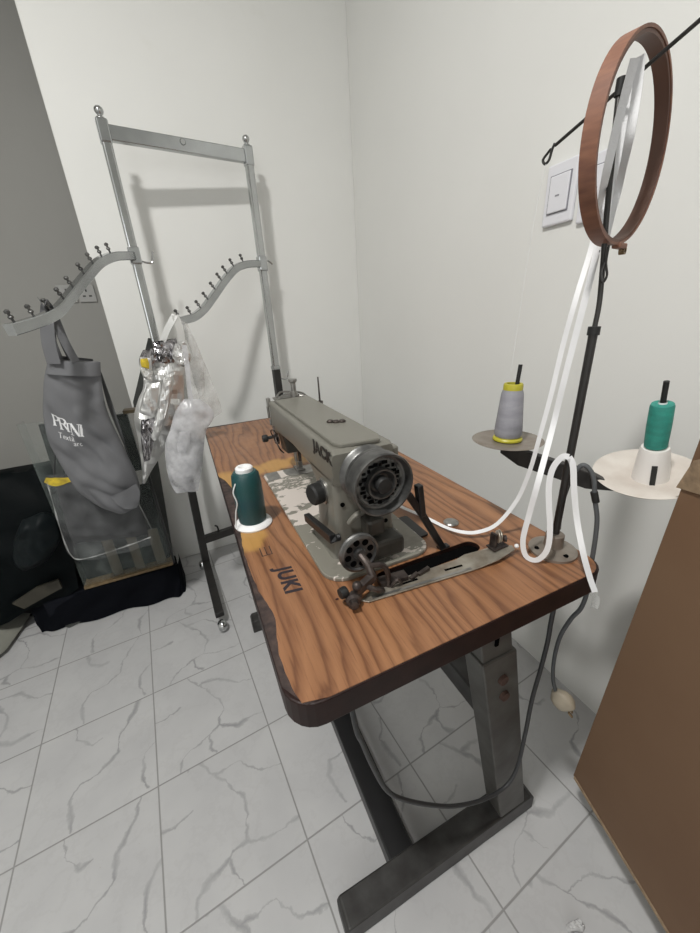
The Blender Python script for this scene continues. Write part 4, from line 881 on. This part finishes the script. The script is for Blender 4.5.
# ------------------------------------------------------------------ silver foil bag and plastic bags on the right arm
fb = thing('foil_bag', 'crumpled silver foil gift bag hanging on the right rack arm beside clear plastic', 'foil bag', (-0.1037, 1.1300, 0.9331))
MB().strip(cr([(-0.0224, 1.0900, 1.1606), (-0.0464, 1.0900, 1.1302), (-0.0725, 1.0900, 1.0908), (-0.1002, 1.0900, 1.0452)], 5), .020, .0012, V((-.5, -.85, 0))).build('handle', M['foil'], fb, smooth=.4)
MB().strip(cr([(-0.0224, 1.0900, 1.1606), (-0.0176, 1.0900, 1.1167), (-0.0214, 1.0900, 1.0719), (-0.0355, 1.0900, 1.0206)], 5), .022, .0012, V((.3, -.95, 0))).build('handle', M['foil'], fb, smooth=.4)
puff([(-0.1111, 1.1100, 1.0632), (-0.1308, 1.1100, 1.0406), (-0.1495, 1.1100, 0.9992), (-0.1644, 1.1100, 0.9502), (-0.1877, 1.1100, 0.9144), (-0.2133, 1.1100, 0.8585), (-0.2202, 1.1100, 0.7840), (-0.2343, 1.1100, 0.6778), (-0.2411, 1.1100, 0.6377)], [(-0.0126, 1.1100, 1.0549), (-0.0088, 1.1100, 1.0293), (-0.0273, 1.1100, 0.9860), (-0.0458, 1.1100, 0.9286), (-0.0632, 1.1100, 0.8626), (-0.0996, 1.1100, 0.7977), (-0.1358, 1.1100, 0.7499), (-0.2048, 1.1100, 0.6711), (-0.2331, 1.1100, 0.6319)], FR, .055, nu=20, nv=30, amp=.013, fr=11, seed=11, facet=True).build('bag_body', M['foil'], fb)
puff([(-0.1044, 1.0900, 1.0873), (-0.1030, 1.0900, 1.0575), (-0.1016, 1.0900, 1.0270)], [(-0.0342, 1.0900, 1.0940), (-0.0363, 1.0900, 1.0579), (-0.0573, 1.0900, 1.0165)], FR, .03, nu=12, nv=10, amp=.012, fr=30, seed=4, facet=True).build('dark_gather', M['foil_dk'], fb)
puff([(-0.0409, 1.0700, 1.0772), (-0.0573, 1.0700, 1.0426), (-0.0410, 1.0700, 1.0103)], [(-0.0069, 1.0700, 1.0865), (0.0006, 1.0700, 1.0373), (-0.0242, 1.0700, 1.0055)], FR, .035, nu=14, nv=12, amp=.014, fr=34, seed=6, facet=True).build('knot', M['foil'], fb)
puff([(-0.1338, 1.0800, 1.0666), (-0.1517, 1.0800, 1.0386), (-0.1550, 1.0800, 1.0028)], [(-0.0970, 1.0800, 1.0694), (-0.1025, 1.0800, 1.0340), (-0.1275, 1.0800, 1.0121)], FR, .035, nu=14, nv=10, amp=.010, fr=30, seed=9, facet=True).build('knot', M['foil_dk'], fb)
puff([(-0.1451, 1.0600, 1.0482), (-0.1530, 1.0600, 1.0166), (-0.1502, 1.0600, 0.9831)], [(-0.1164, 1.0600, 1.0426), (-0.1207, 1.0600, 1.0132), (-0.1279, 1.0600, 0.9713)], FR, .02, nu=12, nv=10, amp=.006, fr=30, seed=19, facet=True).build('inner_packet', M['foil'], fb)
puff([(-0.1439, 1.0450, 1.0433), (-0.1467, 1.0450, 1.0320), (-0.1469, 1.0450, 1.0203)], [(-0.1261, 1.0450, 1.0446), (-0.1242, 1.0450, 1.0298), (-0.1284, 1.0450, 1.0124)], FR, .008, nu=8, nv=6, amp=.002, fr=30, seed=13).build('yellow_label', M['yellow'], fb)
puff([(-0.1448, 1.0500, 0.9685), (-0.1701, 1.0500, 0.9222), (-0.1880, 1.0500, 0.8836)], [(-0.1051, 1.0500, 0.9699), (-0.1207, 1.0500, 0.9153), (-0.1499, 1.0500, 0.8647)], FR, .03, nu=10, nv=12, amp=.007, fr=18, seed=15, facet=True, sharp=.3).build('folded_flap', M['foil'], fb)
puff([(-0.0926, 1.0500, 0.9869), (-0.1171, 1.0500, 0.9307), (-0.1428, 1.0500, 0.8701), (-0.1787, 1.0500, 0.7928)], [(-0.0591, 1.0500, 0.9955), (-0.0812, 1.0500, 0.9355), (-0.1118, 1.0500, 0.8652), (-0.1562, 1.0500, 0.7886)], FR, .02, nu=8, nv=14, amp=.007, fr=18, seed=17, facet=True, sharp=.3).build('folded_flap', M['foil'], fb)
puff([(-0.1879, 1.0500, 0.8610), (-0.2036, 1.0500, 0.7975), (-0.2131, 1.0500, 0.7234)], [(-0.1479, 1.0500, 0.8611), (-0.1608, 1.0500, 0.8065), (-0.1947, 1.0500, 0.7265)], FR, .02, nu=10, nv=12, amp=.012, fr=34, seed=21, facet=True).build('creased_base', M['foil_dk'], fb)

pb_ = thing('clear_bag', 'large clear plastic bag hanging on the right rack arm behind the foil bag', 'plastic bag', (0.0121, 1.1600, 0.9491))
sheet([(-0.0150, 1.1500, 1.1529), (-0.0331, 1.1500, 1.0706), (-0.0484, 1.1500, 0.9574), (-0.0672, 1.1500, 0.8553), (-0.1222, 1.1500, 0.7545)], [(0.0065, 1.1500, 1.1396), (0.0255, 1.1500, 1.0659), (0.0432, 1.1500, 0.9744), (0.0613, 1.1500, 0.8729), (0.0636, 1.1500, 0.8281)], FR, .020, 14, 3, nu=22, nv=28, bow=.02).build('film', M['clear'], pb_, smooth=1.2)
sheet([(-0.0060, 1.1300, 1.1400), (-0.0090, 1.1300, 1.0694), (-0.0107, 1.1300, 0.9722), (-0.0025, 1.1300, 0.8852)], [(0.0083, 1.1300, 1.1362), (0.0235, 1.1300, 1.0764), (0.0326, 1.1300, 1.0109), (0.0191, 1.1300, 0.9104)], FR, .016, 20, 13, nu=14, nv=22, bow=.01).build('film_fold', M['clear'], pb_, smooth=1.2)

wb = thing('small_bag', 'small milky white plastic bag hanging below the foil bag above the floor', 'plastic bag', (-0.0744, 1.0200, 0.7466))
puff([(-0.0509, 1.0200, 0.9139), (-0.0811, 1.0200, 0.8830), (-0.1123, 1.0200, 0.8224), (-0.1375, 1.0200, 0.7764), (-0.1498, 1.0200, 0.7092), (-0.1516, 1.0200, 0.6480), (-0.1426, 1.0200, 0.6045)], [(-0.0043, 1.0200, 0.9075), (0.0231, 1.0200, 0.8739), (0.0266, 1.0200, 0.8430), (-0.0033, 1.0200, 0.8033), (-0.0225, 1.0200, 0.7541), (-0.0462, 1.0200, 0.6678), (-0.0741, 1.0200, 0.5945)], FR, .055, nu=24, nv=36, amp=.010, fr=10, seed=23, facet=True).build('bag_body', M['milky'], wb, smooth=1.0)
MB().strip(cr([(-0.0165, 1.0200, 1.0742), (-0.0204, 1.0200, 1.0156), (-0.0274, 1.0200, 0.9551), (-0.0326, 1.0200, 0.9017)], 5), .014, .001, V((0, -1, 0))).build('handle', M['milky'], wb, smooth=.6)
puff([(-0.0864, 0.9850, 0.8200), (-0.1012, 0.9850, 0.7795), (-0.1033, 0.9850, 0.7562)], [(-0.0545, 0.9850, 0.8177), (-0.0620, 0.9850, 0.7821), (-0.0812, 0.9850, 0.7483)], FR, .012, nu=8, nv=8, amp=.003, fr=20, seed=29).build('folded_slip', M['milky'], wb, smooth=1.0)

# ------------------------------------------------------------------ glass display case and dark bundles on the left
GX0, GX1, GY0, GY1, GZ0, GZ1 = -.598, -.257, 1.345, 1.405, .135, .845
gc_ = thing('glass_case', 'narrow glass display case with black corner posts and brown tape strips inside', 'display case', (-.43, 1.42, GZ0))
MB().box(((GX0+GX1)/2, GY0, (GZ0+GZ1)/2), (GX1-GX0, .004, GZ1-GZ0)).build('front_pane', M['glass'], gc_)
MB().box((GX0+.002, (GY0+GY1)/2, (GZ0+GZ1)/2), (.004, GY1-GY0, GZ1-GZ0)).build('side_pane', M['glass'], gc_)
MB().box(((GX0+GX1)/2, (GY0+GY1)/2, GZ0+.006), (GX1-GX0, .06, .012)).build('base_board', M['gold_edge'], gc_)
MB().bar((GX0+.0, GY0-.005, GZ0+.004), (GX1, GY0-.005, GZ0+.004), .010, .012).build('bottom_moulding', M['gold_edge'], gc_)
MB().bar((-0.5369, 1.3920, 0.8267), (-0.5511, 1.3920, 0.5966), .030, .014, up=(0, 1, 0)).build('corner_post', M['black'], gc_)
MB().bar((-0.2869, 1.3700, 0.8296), (-0.2870, 1.3700, 0.5953), .040, .014, up=(0, 1, 0)).build('corner_post', M['black'], gc_)
MB().box((-.252, GY0+.004, .36), (.008, .012, .45)).build('corner_post', M['black'], gc_)
for x, w in ((-.47, .038), (-.385, .036), (-.300, .040)):
    MB().box((x, GY0+.010, GZ0+.095), (w, .002, .19)).build('tape_strip', M['gold_tape'], gc_)
MB().box((-.43, GY0+.045, GZ0+.20), (.33, .016, .38)).build('back_board', M['garment'], gc_, bevel=.01)
MB().box((-.245, GY0+.02, GZ1-.006), (.06, .05, .012)).build('top_rail', M['gold_tape'], gc_)

o = MB().rings([[V(q) for q in [(-0.2448, 1.4400, 0.8580), (-0.1336, 1.4400, 1.0934), (-0.0936, 1.4400, 1.0830), (-0.1991, 1.4400, 0.7760)]]+[V(q) for q in [(-0.2769, 1.4400, -0.0517), (-0.3266, 1.4400, -0.0316), (-0.2799, 1.4400, 0.5682)]], [V(q)+V((0, .02, 0)) for q in [(-0.2448, 1.4400, 0.8580), (-0.1336, 1.4400, 1.0934), (-0.0936, 1.4400, 1.0830), (-0.1991, 1.4400, 0.7760)]]+[V(q)+V((0, .02, 0)) for q in [(-0.2769, 1.4400, -0.0517), (-0.3266, 1.4400, -0.0316), (-0.2799, 1.4400, 0.5682)]]]).build('leaning_board', M['greyboard'], bevel=.001)
tag(o, 'narrow dark grey board leaning on the wall between glass case and rack post', 'board')

# low draped bundle the case stands on
dr = thing('draped_cloth', 'navy black cloth draped over the low stack beneath the glass case', 'cloth', (-.47, 1.35, 0))
def skirt(path_top, path_bot, n=40, m=10, fold=.012):
    mb = MB(); T, B = cr(path_top, 8), cr(path_bot, 8); rows = []
    def at(P, t):
        x = t*(len(P)-1); i = min(int(x), len(P)-2); return P[i].lerp(P[i+1], x-i)
    g = [[mb.bm.verts.new(at(T, i/n).lerp(at(B, i/n), j/m)+V((0, -1, 0))*fold*(math.sin(i*.9+j*.3)*.5+noise.noise(V((i*.3, j*.25, 2)))*.9)*min(1, j/m*2)) for i in range(n+1)] for j in range(m+1)]
    for j in range(m):
        for i in range(n): mb.bm.faces.new((g[j][i], g[j][i+1], g[j+1][i+1], g[j+1][i]))
    bmesh.ops.solidify(mb.bm, geom=mb.bm.faces[:], thickness=.003); return mb
skirt([(-.80, 1.36, .12), (-.60, 1.335, .128), (-.43, 1.325, .13), (-.262, 1.325, .132), (-.236, 1.36, .13), (-.236, 1.43, .13)],
      [(-.78, 1.315, .003), (-.68, 1.30, .003), (-.47, 1.292, .003), (-.285, 1.275, .003), (-.235, 1.30, .003), (-.232, 1.43, .003)]).build('front_drape', M['navy_cloth'], dr, smooth=1.0)
MB().box((-.50, 1.385, .064), (.50, .10, .126)).build('stack_core', M['navy_cloth'], dr, bevel=.01)
mb = MB(); fl = [(-0.7441, 1.3954, 0.0040), (-0.7124, 1.3174, 0.0040), (-0.6822, 1.2898, 0.0040), (-0.6324, 1.3058, 0.0040), (-0.5643, 1.3139, 0.0040), (-0.5131, 1.3600, 0.0040), (-0.5005, 1.3885, 0.0040), (-0.5954, 1.4461, 0.0040)]
mb.prism([V(q) for q in fl], (0, 0, .006)); mb.build('trailing_corner', M['greyboard'], dr, bevel=.002)

bb = thing('black_bundle', 'black plastic sheet thrown over a tall box at the left edge', 'covered box', (-.80, 1.42, 0))
ZB_ = .725
def bx(v, sx, sy, sz): return None
g = MB(); n, m = 26, 20
pts = []
Tl, Tr = V((-1.25, 1.43, .645)), V((-.52, 1.45, .650)); Bl, Br = V((-1.25, 1.32, .012)), V((-.62, 1.345, .14))
gr = [[g.bm.verts.new(Tl.lerp(Tr, i/n).lerp(Bl.lerp(Br, i/n), j/m)+V((0, -1, 0))*(.05*math.sin(PI*j/m)+.022*noise.noise(V((i*.35, j*.35, 1)))+.010*noise.noise(V((i*.9, j*.8, 4))))) for i in range(n+1)] for j in range(m+1)]
tp_ = [[g.bm.verts.new(Tl.lerp(Tr, i/n)+V((0, .11*(k+1)/2, .004*noise.noise(V((i*.5, k, 3)))-.006*k))) for i in range(n+1)] for k in range(2)]
for j in range(m):
    for i in range(n): g.bm.faces.new((gr[j][i], gr[j][i+1], gr[j+1][i+1], gr[j+1][i]))
for i in range(n):
    g.bm.faces.new((tp_[0][i], tp_[0][i+1], gr[0][i+1], gr[0][i])); g.bm.faces.new((tp_[1][i], tp_[1][i+1], tp_[0][i+1], tp_[0][i]))
bmesh.ops.solidify(g.bm, geom=g.bm.faces[:], thickness=.002)
g.build('sheet', M['bin_bag'], bb, smooth=1.2)
MB().box((-.88, 1.50, .313), (.60, .10, .62)).build('box', M['garment'], bb, bevel=.01)
lump = puff([(-0.6563, 1.2500, 0.5319), (-0.7012, 1.2500, 0.4638), (-0.7290, 1.2500, 0.3881), (-0.7159, 1.2500, 0.3300)], [(-0.5862, 1.2500, 0.5439), (-0.5623, 1.2500, 0.4954), (-0.5780, 1.2500, 0.4231), (-0.6359, 1.2500, 0.3543)], FR, .09, nu=20, nv=22, amp=.014, fr=18, seed=33); lump.build('knotted_bulge', M['bin_bag'], bb, smooth=1.2)

o = puff([(-1.2071, 1.5947, 0.0200), (-1.1835, 1.4652, 0.0200), (-0.9993, 1.0968, 0.0200)], [(-0.8562, 1.6017, 0.0200), (-0.8492, 1.4388, 0.0200), (-0.8725, 1.2522, 0.0200)], V((0, 0, 1)), .07, nu=18, nv=20, amp=.01, fr=10, seed=41).build('grey_sack', M['greysack'], smooth=1.2)
tag(o, 'flat olive grey cloth sack on the floor at the left edge', 'sack')
o = MB().rings([[V(q) for q in [(-0.6563, 1.3100, 0.1857), (-0.6574, 1.3100, 0.2261), (-0.7317, 1.3100, 0.2167), (-0.8204, 1.3100, 0.1755), (-0.7947, 1.3100, 0.1390)]], [V(q)+V((0, .012, 0)) for q in [(-0.6563, 1.3100, 0.1857), (-0.6574, 1.3100, 0.2261), (-0.7317, 1.3100, 0.2167), (-0.8204, 1.3100, 0.1755), (-0.7947, 1.3100, 0.1390)]]]).build('tape_flap', M['flap'], bb)

# ------------------------------------------------------------------ cardboard leaning on the right wall
A0, B0 = V((.573, .014, .15)), V((.507, -.203, .15))
bd = (B0-A0).normalized(); T0 = V((.484, -.046, .95)); up_ = (T0-A0).normalized()
LEN, HGT = .55, .86
nrm = bd.cross(up_).normalized()
if nrm.x > 0: nrm = -nrm
cbd = thing('cardboard_box', 'large plain brown cardboard box standing against the right wall', 'cardboard box', (.75, -.4, 0))
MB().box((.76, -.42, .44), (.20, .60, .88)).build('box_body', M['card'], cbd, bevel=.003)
def cbp(u, v, w): return A0+bd*u+up_*v+nrm*w
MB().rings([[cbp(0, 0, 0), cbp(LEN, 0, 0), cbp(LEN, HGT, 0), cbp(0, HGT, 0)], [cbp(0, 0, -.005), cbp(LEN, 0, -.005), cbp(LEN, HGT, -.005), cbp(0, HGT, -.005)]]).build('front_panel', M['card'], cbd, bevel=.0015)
MB().rings([[cbp(.004, -.001, -.006), cbp(LEN, -.001, -.006), cbp(LEN, HGT-.01, -.006), cbp(.004, HGT-.01, -.006)], [cbp(.004, -.001, -.012), cbp(LEN, -.001, -.012), cbp(LEN, HGT-.01, -.012), cbp(.004, HGT-.01, -.012)]]).build('rear_panel', M['card_edge'], cbd, bevel=.0015)
MB().rings([[cbp(.004, -.004, .0012), cbp(.5, -.004, .0012), cbp(.5, .004, .0012), cbp(.004, .005, .0012)], [cbp(.004, -.004, -.001), cbp(.5, -.004, -.001), cbp(.5, .004, -.001), cbp(.004, .005, -.001)]]).build('torn_edge', M['card_edge'], cbd)
MB().rings([[cbp(-.004, .765, .002), cbp(.06, .775, .004), (cbp(.06, .84, .006)), cbp(.010, .81, .010)], [cbp(-.004, .765, .0), cbp(.06, .775, .0), cbp(.06, .84, .0), cbp(.010, .81, .004)]]).build('torn_flap', M['card_edge'], cbd)

o = puff([(0.4299, -0.1088, 0.0100), (0.4202, -0.1097, 0.0100), (0.4169, -0.1164, 0.0100)], [(0.4508, -0.1144, 0.0100), (0.4540, -0.1244, 0.0100), (0.4424, -0.1284, 0.0100)], V((0, 0, 1)), .016, nu=10, nv=10, amp=.006, fr=90, seed=51, facet=True).build('crumpled_wrapper', M['tissue'])
tag(o, 'small crumpled white wrapper on the floor tiles by the cardboard', 'wrapper')
crumbs = [(0.1010, 0.1153, 0.7712), (0.1014, 0.1301, 0.7712), (0.1081, 0.1179, 0.7712), (0.1404, 0.1183, 0.7712), (0.0928, 0.1238, 0.7712)]
for i, q in enumerate(crumbs):
    o = MB().sphere(q, .0014+.0005*(i % 3), (1.3, .9, .6), 8).build('thread_crumb', M['crumb'])
    tag(o, 'tiny dark crumb on the laminate beside the bobbin winder', 'crumb', 'crumbs by the bobbin winder')
o = MB().sphere((0.8620, 1.7654, 0.6068), .0035, (.5, 1, 1), 8).build('wall_nail', M['cable_dk']); tag(o, 'small dark nail in the right wall above the machine', 'nail')

# ------------------------------------------------------------------ light
def area(name, loc, size, power, col, rot=(0, 0, 0), shape='DISK'):
    l = bpy.data.lights.new(name, 'AREA'); l.shape = shape; l.size = size; l.energy = power; l.color = col
    if shape == 'RECTANGLE': l.size_y = size
    o = bpy.data.objects.new(name, l); C.objects.link(o); o.location = loc; o.rotation_euler = rot; return o
area('ceiling_light', (LX, LY_, H_CEIL-.075), .19, 43, (1, .985, .955))
area('window_daylight', (-1.2, -2.17, 1.6), 1.3, 11, (.95, .98, 1), (PI/2, 0, 0), 'RECTANGLE')  # unseen fill light added behind the camera to soften the shadows
MB().box((-1.2, -2.195, 1.6), (1.4, .02, 1.4)).build('window_1', M['lamp_body'])['kind'] = 'structure'  # unseen panel added as backing for the fill light

w = bpy.data.worlds.new('world'); bpy.context.scene.world = w; w.use_nodes = True
w.node_tree.nodes['Background'].inputs[0].default_value = (.5, .5, .5, 1); w.node_tree.nodes['Background'].inputs[1].default_value = .05

# ------------------------------------------------------------------ camera
cam = bpy.data.cameras.new('camera'); co = bpy.data.objects.new('camera', cam); C.objects.link(co)
r_, u_, f_ = V((.9089, -.41323, -.05608)), V((.20506, .32578, .92294)), V((.36311, .85036, -.38084))
mx = Matrix((r_, u_, -f_)).transposed().to_4x4(); mx.translation = V((-.03256, -.24253, 1.12348)); co.matrix_world = mx
cam.sensor_fit = 'VERTICAL'; cam.sensor_height = 36.0; cam.lens = 36.0*361.5/933; cam.clip_start = .01
sc_ = bpy.context.scene; sc_.camera = co
sc_.view_settings.view_transform = 'Standard'; sc_.view_settings.look = 'None'; sc_.view_settings.gamma = 1; sc_.view_settings.use_curve_mapping = False
sc_.view_settings.exposure = 0.0
